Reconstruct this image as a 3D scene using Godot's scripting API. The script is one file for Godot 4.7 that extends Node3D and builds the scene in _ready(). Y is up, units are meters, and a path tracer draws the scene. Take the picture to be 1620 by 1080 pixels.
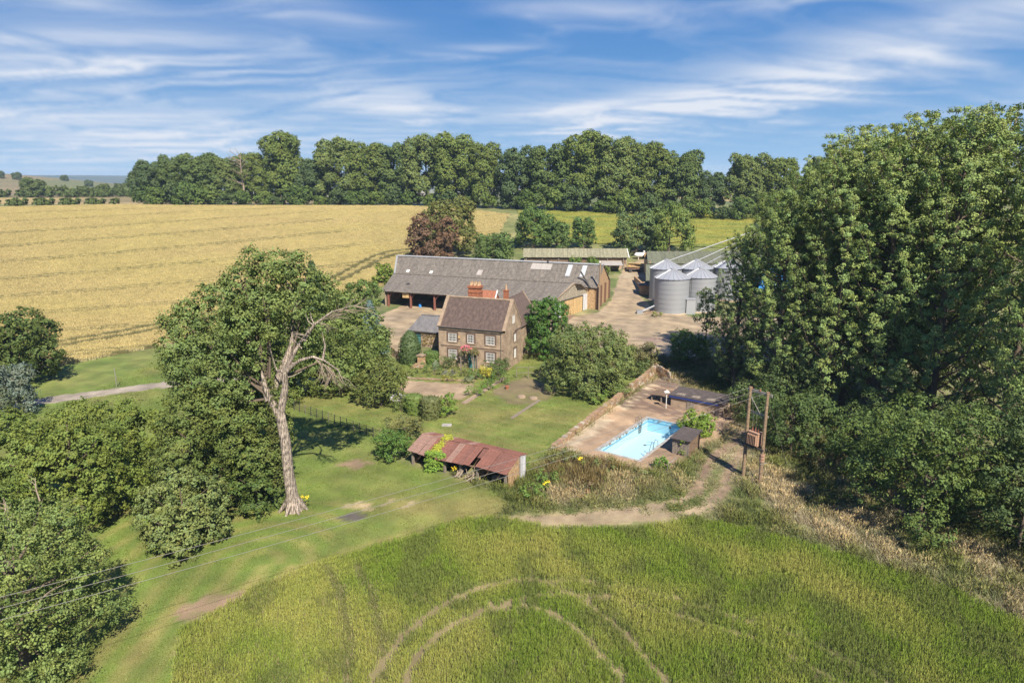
extends Node3D
# An aerial view of a farmstead: camera at the origin, 25 m up, looking along -z.
# Ground points are written (x, d): x to the right, d metres away from the camera (z = -d).

var rng := RandomNumberGenerator.new()
var M := {}
var TX := {}
var MEAN := {}
var units: PackedVector3Array
var un := 0
var used := {}
var nz := FastNoiseLite.new()
var nf := FastNoiseLite.new()

const AX := -0.3613          # the farm buildings stand turned by this much

func _ready() -> void:
	rng.seed = 77
	setup_camera_and_sky()
	setup_tools()
	build_materials()
	build_terrain()
	build_fields()
	build_farmhouse()
	build_outhouse()
	build_barns()
	build_green_sheds()
	build_silos()
	build_cart_shed()
	build_pool()
	build_pole()
	build_tree_belt()
	build_poplars()
	build_left_trees()
	build_ash()
	build_garden_plants()
	build_far_things()
	build_small_things()
	build_grass()

# ---------------------------------------------------------------- camera, sky, sun, exposure
func setup_camera_and_sky() -> void:
	var cam := Camera3D.new()
	cam.name = "camera"
	cam.fov = 53.13
	cam.near = 0.5
	cam.far = 9000.0
	add_child(cam)
	cam.position = Vector3(0, 25, 0)
	cam.rotation_degrees = Vector3(-13.4, 0, 0)
	cam.current = true
	var env := Environment.new()
	env.background_mode = Environment.BG_SKY
	env.tonemap_mode = Environment.TONE_MAPPER_LINEAR
	env.tonemap_exposure = EXPOSURE
	env.sdfgi_enabled = true
	env.ssao_enabled = true
	env.ssil_enabled = true
	env.fog_enabled = true
	env.fog_density = 0.00016
	env.fog_light_color = Color(0.72, 0.82, 0.93)
	var sky := Sky.new()
	var sm := PanoramaSkyMaterial.new()
	sm.panorama = sky_picture()
	sm.energy_multiplier = SKY_ENERGY
	sky.sky_material = sm
	env.sky = sky
	var we := WorldEnvironment.new()
	we.name = "world_environment"
	we.environment = env
	add_child(we)
	var sun := DirectionalLight3D.new()
	sun.name = "sun"
	sun.light_energy = SUN_ENERGY
	sun.light_color = Color(1.0, 0.955, 0.88)
	sun.light_angular_distance = 0.53
	sun.shadow_enabled = true
	add_child(sun)
	sun.look_at_from_position(Vector3.ZERO, -Vector3(0.34, 1.0, 0.94), Vector3.UP)

const EXPOSURE := 1.8
const SKY_ENERGY := 0.6
const SUN_ENERGY := 1.6

# thin streaks of high cloud over a blue that pales towards the horizon
func sky_picture() -> ImageTexture:
	var w := 3072
	var h := 1536
	var im := Image.create(w, h, false, Image.FORMAT_RGBF)
	var a := FastNoiseLite.new(); a.seed = 5; a.frequency = 1.0; a.fractal_octaves = 5; a.fractal_gain = 0.55
	var b := FastNoiseLite.new(); b.seed = 19; b.frequency = 1.0; b.fractal_octaves = 3
	var low := Color(0.20, 0.22, 0.20)
	for y in range(h / 2, h):
		var t: float = clamp((y - h / 2) / (h * 0.04), 0.0, 1.0)
		var c := Color(0.50, 0.62, 0.74).lerp(low, t)
		im.fill_rect(Rect2i(0, y, w, 1), c)
	# streaks: azimuth, elevation, half length, half thickness (degrees), tilt, strength
	var st := [[-29, 8.4, 13, 2.1, 0.06, 0.75], [-33, 11.7, 7, 0.8, -0.02, 0.6], [-30, 3.4, 17, 2.3, 0.0, 0.8], [-9, 5.6, 7, 2.2, -0.10, 0.7],
		[6, 4.9, 7, 1.4, -0.05, 0.55], [14, 5.6, 14, 1.9, 0.10, 0.85], [26, 8.0, 13, 1.7, 0.13, 0.7], [31, 10.5, 12, 1.2, 0.10, 0.5], [-2, 9.6, 5, 0.5, 0.04, 0.5],
		[-17, 12.3, 9, 1.6, -0.2, 0.45], [5, 12.4, 10, 1.2, 0.0, 0.32], [24, 12.7, 6, 0.9, -0.03, 0.45], [40, 5.4, 8, 1.0, 0.06, 0.45], [-44, 6.5, 10, 1.6, 0.05, 0.5]]
	var row := PackedFloat32Array()
	row.resize(w * 3)
	for y in h / 2:
		var el := (0.5 - (y + 0.5) / h) * 180.0
		var sky_y := sin(deg_to_rad(el))
		var blue := Color(0.28, 0.55, 0.82).lerp(Color(0.036, 0.175, 0.52), clamp(pow(sky_y / 0.30, 0.62), 0.0, 1.0))
		if el > 17.0:
			blue = blue.lerp(Color(0.055, 0.15, 0.46), clamp((el - 17.0) / 60.0, 0.0, 1.0))
		var haze := exp(-el / 2.6) * 0.38
		var far := 1.0 / (sky_y + 0.09)
		for x in w:
			var az := wrapf((x + 0.5) / w * 360.0, -180.0, 180.0)
			var ra := deg_to_rad(az)
			# a plane of cloud high above, drawn out along one direction by the wind
			var px := sin(ra) * far
			var pz := cos(ra) * far
			var wx := b.get_noise_2d(px * 0.35, pz * 0.5) * 1.2
			var n1 := a.get_noise_2d(px * 0.75 + wx * 1.2 + pz * 0.1, pz * 2.2 + wx)
			var n2 := b.get_noise_2d(px * 0.16 + 7.0, pz * 0.35 - 3.0)
			var cover := 0.0
			if absf(az) < 62.0 and el < 17.5:
				for s in st:
					var dx: float = az - s[0]
					var dy: float = (el - s[1] - dx * s[4] + n1 * 0.7 + n2 * 0.7) / s[3]
					dx /= s[2]
					var q := dx * dx + dy * dy
					if q < 4.0:
						cover += s[5] * exp(-q * 1.4)
			var c := clampf(0.05 + n2 * 0.5 + n1 * 0.5, 0.0, 0.8)
			c = clampf(c * 0.4 + cover * (0.8 + n1 * 1.05), 0.0, 0.95)
			c = c + (1.0 - c) * haze
			var k := x * 3
			row[k] = lerpf(blue.r, 0.74, c)
			row[k + 1] = lerpf(blue.g, 0.78, c)
			row[k + 2] = lerpf(blue.b, 0.86, c)
		var part := Image.create_from_data(w, 1, false, Image.FORMAT_RGBF, row.to_byte_array())
		im.blit_rect(part, Rect2i(0, 0, w, 1), Vector2i(0, y))
	return ImageTexture.create_from_image(im)

# ---------------------------------------------------------------- tools
func setup_tools() -> void:
	units.resize(8192)
	for i in 8192:
		var z := rng.randf_range(-1, 1)
		var t := rng.randf() * TAU
		var r := sqrt(1 - z * z)
		units[i] = Vector3(r * cos(t), z, r * sin(t))
	nz.seed = 3; nz.frequency = 0.12; nz.fractal_octaves = 3
	nf.seed = 8; nf.frequency = 0.9; nf.fractal_octaves = 3

func ru() -> Vector3:
	un = (un + 1) & 8191
	return units[un]

func V(x: float, h: float, d: float) -> Vector3:
	return Vector3(x, h, -d)

func ss(a: float, b: float, x: float) -> float:
	return smoothstep(a, b, x)

# the lie of the land
func T(x: float, d: float) -> float:
	if d < 120.0:
		return 0.0
	var h := 14.5 * ss(120, 265, d) - 27.0 * ss(415, 740, d)
	if d > 380.0:
		h += 50.0 * exp(-pow((x + 800.0) / 380.0, 2) - pow((d - 900.0) / 300.0, 2))
		h += 47.0 * ss(2500, 3600, d) * (1.0 + 0.08 * sin(x * 0.004) + 0.05 * sin(x * 0.011 + 1.0)) + 8.0 * ss(1000, 1500, d) * sin(x * 0.002)
	return h

func numbered(called: String) -> String:
	var n: int = used.get(called, 0)
	used[called] = n + 1
	return called if n == 0 else "%s_%03d" % [called, n]

func tag(o: Node3D, label: String, category: String, group := "") -> Node3D:
	o.set_meta("label", label)
	o.set_meta("category", category)
	if group != "":
		o.set_meta("group", group)
	return o

func thing(called: String, label: String, category: String, at := Vector3.ZERO, turn := 0.0, group := "") -> Node3D:
	var o := Node3D.new()
	o.name = numbered(called)
	add_child(o)
	o.position = at
	o.rotation.y = turn
	tag(o, label, category, group)
	return o

func again(src: Node3D, called: String, label: String, at: Vector3, turn: float, scl: Vector3, group := "") -> Node3D:
	var o: Node3D = src.duplicate()
	o.name = numbered(called)
	add_child(o)
	o.position = at
	o.rotation = Vector3(0, turn, 0)
	o.scale = scl
	o.set_meta("label", label)
	if group != "":
		o.set_meta("group", group)
	elif o.has_meta("group"):
		o.remove_meta("group")
	return o

func put(parent: Node, called: String, mesh: Mesh, m: Material, at := Vector3.ZERO) -> MeshInstance3D:
	var o := MeshInstance3D.new()
	o.name = called if parent != self else numbered(called)
	o.mesh = mesh
	o.material_override = m
	o.position = at
	parent.add_child(o, true)
	return o

func setting(called: String, mesh: Mesh, m: Material) -> MeshInstance3D:
	var o := put(self, called, mesh, m)
	o.set_meta("kind", "structure")
	return o

# collects faces for one mesh
class Shape:
	var v := PackedVector3Array()
	var c := PackedColorArray()
	var i := PackedInt32Array()
	var col := Color(1, 1, 1)
	func quad(a: Vector3, b: Vector3, d: Vector3, e: Vector3) -> Shape:
		var n := v.size()
		v.append(a); v.append(b); v.append(d); v.append(e)
		for k in 4: c.append(col)
		for k in [0, 1, 2, 0, 2, 3]: i.append(n + k)
		return self
	func tri(a: Vector3, b: Vector3, d: Vector3) -> Shape:
		var n := v.size()
		v.append(a); v.append(b); v.append(d)
		for k in 3:
			c.append(col); i.append(n + k)
		return self
	# eight corners: bottom ring then top ring
	func hexa(p: Array) -> Shape:
		quad(p[3], p[2], p[1], p[0])
		quad(p[4], p[5], p[6], p[7])
		for k in 4:
			var l := (k + 1) % 4
			quad(p[k], p[l], p[4 + l], p[4 + k])
		return self
	func box(lo: Vector3, hi: Vector3) -> Shape:
		return hexa([Vector3(lo.x, lo.y, lo.z), Vector3(hi.x, lo.y, lo.z), Vector3(hi.x, lo.y, hi.z), Vector3(lo.x, lo.y, hi.z),
			Vector3(lo.x, hi.y, lo.z), Vector3(hi.x, hi.y, lo.z), Vector3(hi.x, hi.y, hi.z), Vector3(lo.x, hi.y, hi.z)])
	func turned(at: Vector3, size: Vector3, yaw: float, tilt := Vector3.ZERO) -> Shape:
		var b := Basis.from_euler(Vector3(tilt.x, yaw, tilt.z))
		var h := size * 0.5
		var p := []
		for y in [-1, 1]:
			for q in [[-1, -1], [1, -1], [1, 1], [-1, 1]]:
				p.append(at + b * Vector3(q[0] * h.x, y * h.y, q[1] * h.z))
		return hexa(p)
	# a sheet with thickness over four points
	func slab(a: Vector3, b: Vector3, d: Vector3, e: Vector3, t: float) -> Shape:
		var n := (b - a).cross(e - a).normalized() * t
		if n.y < 0: n = -n
		return hexa([a - n, b - n, d - n, e - n, a, b, d, e])
	func tube(p: Array, r: Array, sides := 7, cap := true, rough := 0.0) -> Shape:
		var base := v.size()
		var up := Vector3(0.13, 0.31, 0.94)
		for k in p.size():
			var dir: Vector3 = (p[min(k + 1, p.size() - 1)] - p[max(k - 1, 0)]).normalized()
			var sx := dir.cross(up).normalized()
			var sy := dir.cross(sx)
			for s in sides:
				var t := TAU * s / sides
				var q := 1.0 + rough * (sin(t * 3.0 + k * 0.35) * 0.5 + sin(t * 7.0 - k * 0.5 + 1.0) * 0.35 + sin(t * 2.0 + k * 1.7) * 0.4)
				v.append(p[k] + (sx * cos(t) + sy * sin(t)) * r[k] * q); c.append(col)
		for k in p.size() - 1:
			for s in sides:
				var s2 := (s + 1) % sides
				var a0 := base + k * sides
				for q in [a0 + s, a0 + s2, a0 + sides + s2, a0 + s, a0 + sides + s2, a0 + sides + s]: i.append(q)
		if cap:
			for e in [[base, p[0]], [base + (p.size() - 1) * sides, p[p.size() - 1]]]:
				var n := v.size()
				v.append(e[1]); c.append(col)
				for s in sides:
					i.append(n); i.append(e[0] + s); i.append(e[0] + (s + 1) % sides)
		return self
	func done(smooth := false) -> ArrayMesh:
		var m := ArrayMesh.new()
		var arr := []
		arr.resize(Mesh.ARRAY_MAX)
		arr[Mesh.ARRAY_VERTEX] = v
		arr[Mesh.ARRAY_COLOR] = c
		arr[Mesh.ARRAY_INDEX] = i
		if smooth:
			var nn := PackedVector3Array()
			nn.resize(v.size())
			for k in range(0, i.size(), 3):
				var f := (v[i[k + 2]] - v[i[k]]).cross(v[i[k + 1]] - v[i[k]])
				for q in 3: nn[i[k + q]] += f
			for k in nn.size(): nn[k] = nn[k].normalized()
			arr[Mesh.ARRAY_NORMAL] = nn
		m.add_surface_from_arrays(Mesh.PRIMITIVE_TRIANGLES, arr)
		return m

# ---------------------------------------------------------------- materials
func lin(r: float, g: float, b: float) -> Color:
	return Color(r * 0.78, g * 0.78, b * 0.78).linear_to_srgb()

# the mean of a picture as a linear value, so that a grain keeps the base colour it is laid over
func mean_of(im: Image) -> float:
	var sum := 0.0
	for y in range(0, 256, 4):
		for x in range(0, 256, 4):
			sum += im.get_pixel(x, y).srgb_to_linear().r
	return sum / 4096.0

func lifted(c: Color, by: float) -> Color:
	var l := c.srgb_to_linear()
	return Color(l.r / by, l.g / by, l.b / by).linear_to_srgb()

# a grey picture of grain: values between lo and 1, in sRGB
func grain(id: String, freq: float, octaves: int, lo: float, kind := FastNoiseLite.TYPE_SIMPLEX_SMOOTH, power := 1.0) -> ImageTexture:
	var n := FastNoiseLite.new()
	n.seed = id.hash() % 9999
	n.noise_type = kind
	n.frequency = freq
	n.fractal_octaves = octaves
	var im := n.get_seamless_image(256, 256)
	var out := Image.create(256, 256, false, Image.FORMAT_RGB8)
	for y in 256:
		for x in 256:
			var q := lerpf(lo, 1.0, pow(im.get_pixel(x, y).r, power))
			out.set_pixel(x, y, Color(q, q, q))
	MEAN[id] = mean_of(out)
	var t := ImageTexture.create_from_image(out)
	TX[id] = t
	return t

# long streaks along v
func streaks(id: String, lo: float, columns: int, wobble: float) -> ImageTexture:
	var n := FastNoiseLite.new(); n.seed = id.hash() % 9999; n.frequency = 0.011; n.fractal_octaves = 3
	var r := RandomNumberGenerator.new(); r.seed = 5
	var tone := PackedFloat32Array()
	for k in columns: tone.append(r.randf())
	var out := Image.create(256, 256, false, Image.FORMAT_RGB8)
	for x in 256:
		var t := tone[x * columns / 256]
		for y in 256:
			var q := lerpf(lo, 1.0, clampf(t * 0.55 + 0.45 * (0.5 + n.get_noise_2d(x * 5.0, y * 0.9) * wobble), 0.0, 1.0))
			out.set_pixel(x, y, Color(q, q, q))
	MEAN[id] = mean_of(out)
	var tx := ImageTexture.create_from_image(out)
	TX[id] = tx
	return tx

func mat(id: String, c: Color, tex := "", metres := 4.0, rough := 0.9, metal := 0.0, vertex := false) -> StandardMaterial3D:
	var m := StandardMaterial3D.new()
	m.resource_name = id
	m.albedo_color = c
	m.roughness = rough
	m.metallic = metal
	m.vertex_color_use_as_albedo = vertex
	m.cull_mode = BaseMaterial3D.CULL_DISABLED
	if tex != "":
		m.albedo_texture = TX[tex]
		m.albedo_color = lifted(c, MEAN[tex])
		m.uv1_triplanar = true
		m.uv1_world_triplanar = false
		m.uv1_scale = Vector3.ONE / metres
	M[id] = m
	return m

# a second, coarser pattern multiplied over the first
func blotch(m: StandardMaterial3D, tex: String, metres: float) -> StandardMaterial3D:
	m.detail_enabled = true
	m.detail_blend_mode = BaseMaterial3D.BLEND_MODE_MUL
	m.detail_albedo = TX[tex]
	m.albedo_color = lifted(m.albedo_color, MEAN[tex])
	m.detail_uv_layer = BaseMaterial3D.DETAIL_UV_2
	m.uv2_triplanar = true
	m.uv2_scale = Vector3.ONE / metres
	return m

func leaf_mat(id: String, back: float) -> StandardMaterial3D:
	var m := mat(id, Color(1, 1, 1), "", 1.0, 0.62, 0.0, true)
	m.backlight_enabled = true
	m.backlight = Color(back, back * 1.05, back * 0.5)
	m.metallic_specular = 0.35
	return m

func build_materials() -> void:
	grain("fine", 0.11, 4, 0.66)
	grain("soft", 0.02, 4, 0.72)
	grain("mottle", 0.045, 5, 0.68)
	grain("cells", 0.06, 2, 0.72, FastNoiseLite.TYPE_CELLULAR)
	streaks("furrows", 0.35, 40, 2.6)
	streaks("planks", 0.78, 16, 1.0)
	streaks("runs", 0.8, 64, 1.2)
	blotch(mat("ground", Color(1, 1, 1), "fine", 2.3, 1.0, 0.0, true), "soft", 21.0)
	blotch(mat("yard", Color(1, 1, 1), "fine", 3.1, 0.95, 0.0, true), "soft", 17.0)
	blotch(mat("stone_wall", lin(0.385, 0.29, 0.205), "cells", 1.1, 0.95), "soft", 6.0)
	blotch(mat("trim_stone", lin(0.36, 0.27, 0.19), "fine", 2.0, 0.95), "soft", 5.0)
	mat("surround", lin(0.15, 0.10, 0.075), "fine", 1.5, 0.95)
	blotch(mat("house_roof", lin(0.125, 0.088, 0.075), "fine", 0.7, 0.9), "mottle", 6.0)
	blotch(mat("red_roof", lin(0.36, 0.14, 0.08), "fine", 1.2, 0.9), "mottle", 4.0)
	blotch(mat("red_brick", lin(0.36, 0.135, 0.07), "cells", 1.3, 0.95), "mottle", 3.0)
	mat("pot", lin(0.52, 0.36, 0.22), "fine", 0.8, 0.9)
	mat("white", lin(0.78, 0.77, 0.74), "fine", 1.0, 0.6)
	mat("glass", lin(0.03, 0.035, 0.04), "", 1.0, 0.08)
	mat("teal", lin(0.06, 0.2, 0.2), "fine", 1.0, 0.7)
	blotch(mat("slate", lin(0.17, 0.165, 0.17), "mottle", 1.3, 0.75), "soft", 4.0)
	for k in 3:
		var q: float = [1.0, 0.93, 1.06][k]
		blotch(mat("asbestos%d" % k, lin(0.178 * q, 0.157 * q, 0.135 * q), "runs", 3.4, 0.95), "mottle", 9.0)
		blotch(mat("green_sheet%d" % k, lin(0.28 * q, 0.265 * q, 0.17 * q), "runs", 3.0, 0.85), "mottle", 8.0)
		blotch(mat("moss_sheet%d" % k, lin(0.15 * q, 0.16 * q, 0.105 * q), "runs", 3.0, 0.85), "mottle", 8.0)
	for k in 3:
		var q: Array = [[0.215, 0.092, 0.07], [0.185, 0.082, 0.065], [0.27, 0.165, 0.135]][k]
		blotch(mat("rust%d" % k, lin(q[0], q[1], q[2]), "runs", 1.8, 0.85), "mottle", 2.6)
	mat("ridge_cap", lin(0.33, 0.34, 0.355), "fine", 2.0, 0.7)
	mat("skylight", lin(0.50, 0.53, 0.56), "fine", 2.0, 0.4)
	mat("old_sheet", lin(0.42, 0.39, 0.36), "runs", 2.0, 0.8)
	blotch(mat("gable_sheet", lin(0.33, 0.29, 0.22), "planks", 2.6, 0.9), "mottle", 5.0)
	blotch(mat("orange_door", lin(0.56, 0.385, 0.18), "planks", 2.4, 0.8), "mottle", 4.0)
	blotch(mat("ochre_brick", lin(0.44, 0.29, 0.155), "cells", 1.6, 0.95), "mottle", 5.0)
	mat("white_board", lin(0.62, 0.63, 0.66), "planks", 3.0, 0.7)
	blotch(mat("timber", lin(0.21, 0.14, 0.095), "planks", 0.8, 0.9), "mottle", 2.0)
	blotch(mat("red_post", lin(0.26, 0.10, 0.07), "fine", 0.8, 0.9), "mottle", 2.0)
	blotch(mat("pole_wood", lin(0.29, 0.205, 0.13), "runs", 1.4, 0.9), "mottle", 3.0)
	blotch(mat("grey_wood", lin(0.26, 0.22, 0.18), "planks", 1.5, 0.9), "mottle", 2.0)
	mat("galvanised", lin(0.40, 0.42, 0.45), "", 1.0, 0.5, 0.35)
	mat("galvanised_roof", lin(0.46, 0.48, 0.515), "", 1.0, 0.45, 0.35)
	mat("rusty_iron", lin(0.16, 0.09, 0.06), "mottle", 1.0, 0.9)
	mat("dark_iron", lin(0.07, 0.065, 0.06), "fine", 1.0, 0.8)
	mat("wire", lin(0.34, 0.32, 0.29), "", 1.0, 0.6, 0.3)
	mat("wire_dark", lin(0.28, 0.26, 0.23), "", 1.0, 0.6, 0.3)
	mat("transformer", lin(0.44, 0.27, 0.185), "mottle", 0.8, 0.8)
	mat("ceramic", lin(0.30, 0.12, 0.08), "", 1.0, 0.3)
	mat("pool_paint", lin(0.46, 0.70, 0.80), "", 1.0, 0.6)
	mat("pool_paint_shaded", lin(0.30, 0.60, 0.76), "", 1.0, 0.6)  # deeper blue: the end wall's shade is put into its colour
	mat("pool_band", lin(0.10, 0.36, 0.58), "fine", 1.5, 0.5)
	blotch(mat("coping", lin(0.42, 0.40, 0.38), "fine", 1.2, 0.9), "soft", 3.0)
	blotch(mat("deck", lin(0.50, 0.30, 0.19), "mottle", 3.2, 0.95), "soft", 6.0)
	blotch(mat("concrete", lin(0.52, 0.42, 0.30), "mottle", 2.6, 0.95), "soft", 6.0)
	mat("path_stone", lin(0.26, 0.215, 0.165), "fine", 1.2, 0.95)
	blotch(mat("felt", lin(0.098, 0.08, 0.076), "mottle", 2.0, 0.9), "soft", 3.0)
	mat("blue_board", lin(0.025, 0.055, 0.24), "fine", 1.0, 0.6)
	mat("blue_tarp", lin(0.03, 0.26, 0.72), "fine", 1.0, 0.5)
	mat("yellow_plastic", lin(0.6, 0.42, 0.03), "", 1.0, 0.5)
	mat("steel", lin(0.6, 0.6, 0.6), "", 1.0, 0.25, 0.9)
	mat("wall_stones", Color(1, 1, 1), "fine", 1.1, 0.95, 0.0, true)
	mat("bark", lin(0.15, 0.115, 0.085), "mottle", 0.9, 0.95)
	blotch(mat("pale_bark", lin(0.29, 0.242, 0.20), "furrows", 1.3, 0.95), "mottle", 1.1)
	mat("dead_wood", lin(0.36, 0.29, 0.22), "mottle", 0.7, 0.95)
	leaf_mat("leaf", 0.55)
	leaf_mat("poplar_leaf", 0.5).roughness = 0.5
	leaf_mat("needle", 0.15)
	leaf_mat("blade", 0.35)
	mat("petal", Color(1, 1, 1), "", 1.0, 0.7, 0.0, true)

# ---------------------------------------------------------------- ground, lawns, yards, tracks
var P := {}          # outlines on the ground, points (x, d)
var LINES := {}      # wheel tracks

func outline(pts: Array) -> PackedVector2Array:
	var a := PackedVector2Array()
	for p in pts: a.append(Vector2(p[0], p[1]))
	return a

func inside(id: String, p: Vector2) -> bool:
	return Geometry2D.is_point_in_polygon(p, P[id])

func line_dist(id: String, p: Vector2) -> float:
	var a: PackedVector2Array = LINES[id]
	var best := 1e9
	for k in a.size() - 1:
		best = minf(best, p.distance_squared_to(Geometry2D.get_closest_point_to_segment(p, a[k], a[k + 1])))
	return sqrt(best)

func mixc(a: Color, b: Color, t: float) -> Color:
	return a.lerp(b, clampf(t, 0.0, 1.0))

const LAWN := Color(0.112, 0.158, 0.028)
const LAWN_DRY := Color(0.20, 0.188, 0.060)
const ROUGH := Color(0.098, 0.125, 0.036)
const STRAW := Color(0.28, 0.235, 0.125)
const SOIL := Color(0.24, 0.165, 0.11)
const YARD := Color(0.315, 0.242, 0.152)

# what lies on the ground at a point: [class, colour]
func ground_at(x: float, d: float) -> Array:
	var n1 := nz.get_noise_2d(x, d)
	var n2 := nf.get_noise_2d(x, d)
	var n3 := nz.get_noise_2d(x * 0.3 + 50.0, d * 0.3)
	var p := Vector2(x + n2 * 0.35 + n1 * 0.25, d + nf.get_noise_2d(d + 90.0, x) * 0.35)
	if inside("crop", p):
		return ["crop_soil", mixc(Color(0.17, 0.145, 0.07), Color(0.22, 0.175, 0.098), 0.5 + n2)]
	if inside("deck", Vector2(x, d)):
		return ["ground", SOIL]
	if inside("yard_east", p) or inside("yard_west", p):
		var c := mixc(YARD, Color(0.225, 0.176, 0.12), 0.35 + n1 * 0.8 + n2 * 0.2)
		c = mixc(c, Color(0.34, 0.28, 0.195), n3 * 1.6)
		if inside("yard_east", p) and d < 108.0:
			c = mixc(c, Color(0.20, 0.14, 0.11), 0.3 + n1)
		return ["farm_yard", c]
	if inside("lane", p):
		return ["lane", mixc(Color(0.24, 0.205, 0.17), Color(0.32, 0.275, 0.22), 0.5 + n2)]
	if inside("gravel", p):
		return ["gravel", mixc(Color(0.31, 0.232, 0.155), Color(0.24, 0.172, 0.112), 0.4 + n2 * 0.8 + n1 * 0.5)]
	if inside("patio", p):
		return ["ground", mixc(Color(0.135, 0.122, 0.05), Color(0.18, 0.14, 0.08), 0.5 + n1 + n2 * 0.6)]
	var tr := minf(line_dist("track_a", p), line_dist("track_b", p))
	if tr < (0.8 if d < 49.5 else 0.6):
		var c := mixc(Color(0.21, 0.148, 0.10), Color(0.30, 0.235, 0.15), 0.75 + n2 + n1 - (d - 46.0) * 0.06)
		return ["farm_track", mixc(c, STRAW, maxf(0.0, (tr - 0.35) * 2.0) + maxf(0.0, 0.6 - (d - 45.5) * 0.25))]
	for b in ["bare_a", "bare_b", "bare_c", "bare_d", "bare_e", "bonfire"]:
		if inside(b, p):
			var c := Color(0.09, 0.078, 0.072) if b == "bonfire" else SOIL
			if b in ["bare_c", "bare_d", "bare_e"]: c = Color(0.34, 0.265, 0.16)
			return ["lawn", mixc(c, LAWN, 0.08 + n2 * 0.6)]
	if inside("garden", p):
		var s := sin((x * 0.5 + d * 0.87) * 4.6) * 0.24 + sin((x * 0.9 - d * 0.35) * 3.2) * 0.05
		var dry := 0.42 + n1 * 0.7 + s + n2 * 0.22
		return ["lawn", mixc(LAWN, LAWN_DRY, dry)]
	if inside("paddock", p):
		var s := x + 17.0 if d < 41.0 else -Vector2(x, d).distance_to(Vector2(-17, 41))
		var band := sin(s * 3.3) * 0.5 if (x < -13.0 and d < 50.0) else sin((x * 0.6 + d * 0.8) * 2.6) * 0.06
		var dry := 0.22 + n1 * 0.55 + n2 * 0.25 + band
		dry += 0.9 * exp(-pow((x + 4.0) / 6.0, 2) - pow((d - 49.0) / 2.2, 2))
		dry += 0.5 * exp(-pow(line_dist("crop_edge", p) / 0.8, 2))
		return ["lawn", mixc(LAWN, LAWN_DRY, dry)]
	var straw := 0.15 + n1 * 0.8 + n2 * 0.3 + n3 * 0.3
	if x > 0.0 and d < 66.0:
		straw += 0.42
	if d > 66.0 and x > 12.0 and d < 95.0:
		straw += 0.3
	return ["ground", mixc(ROUGH, STRAW, straw)]

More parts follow.
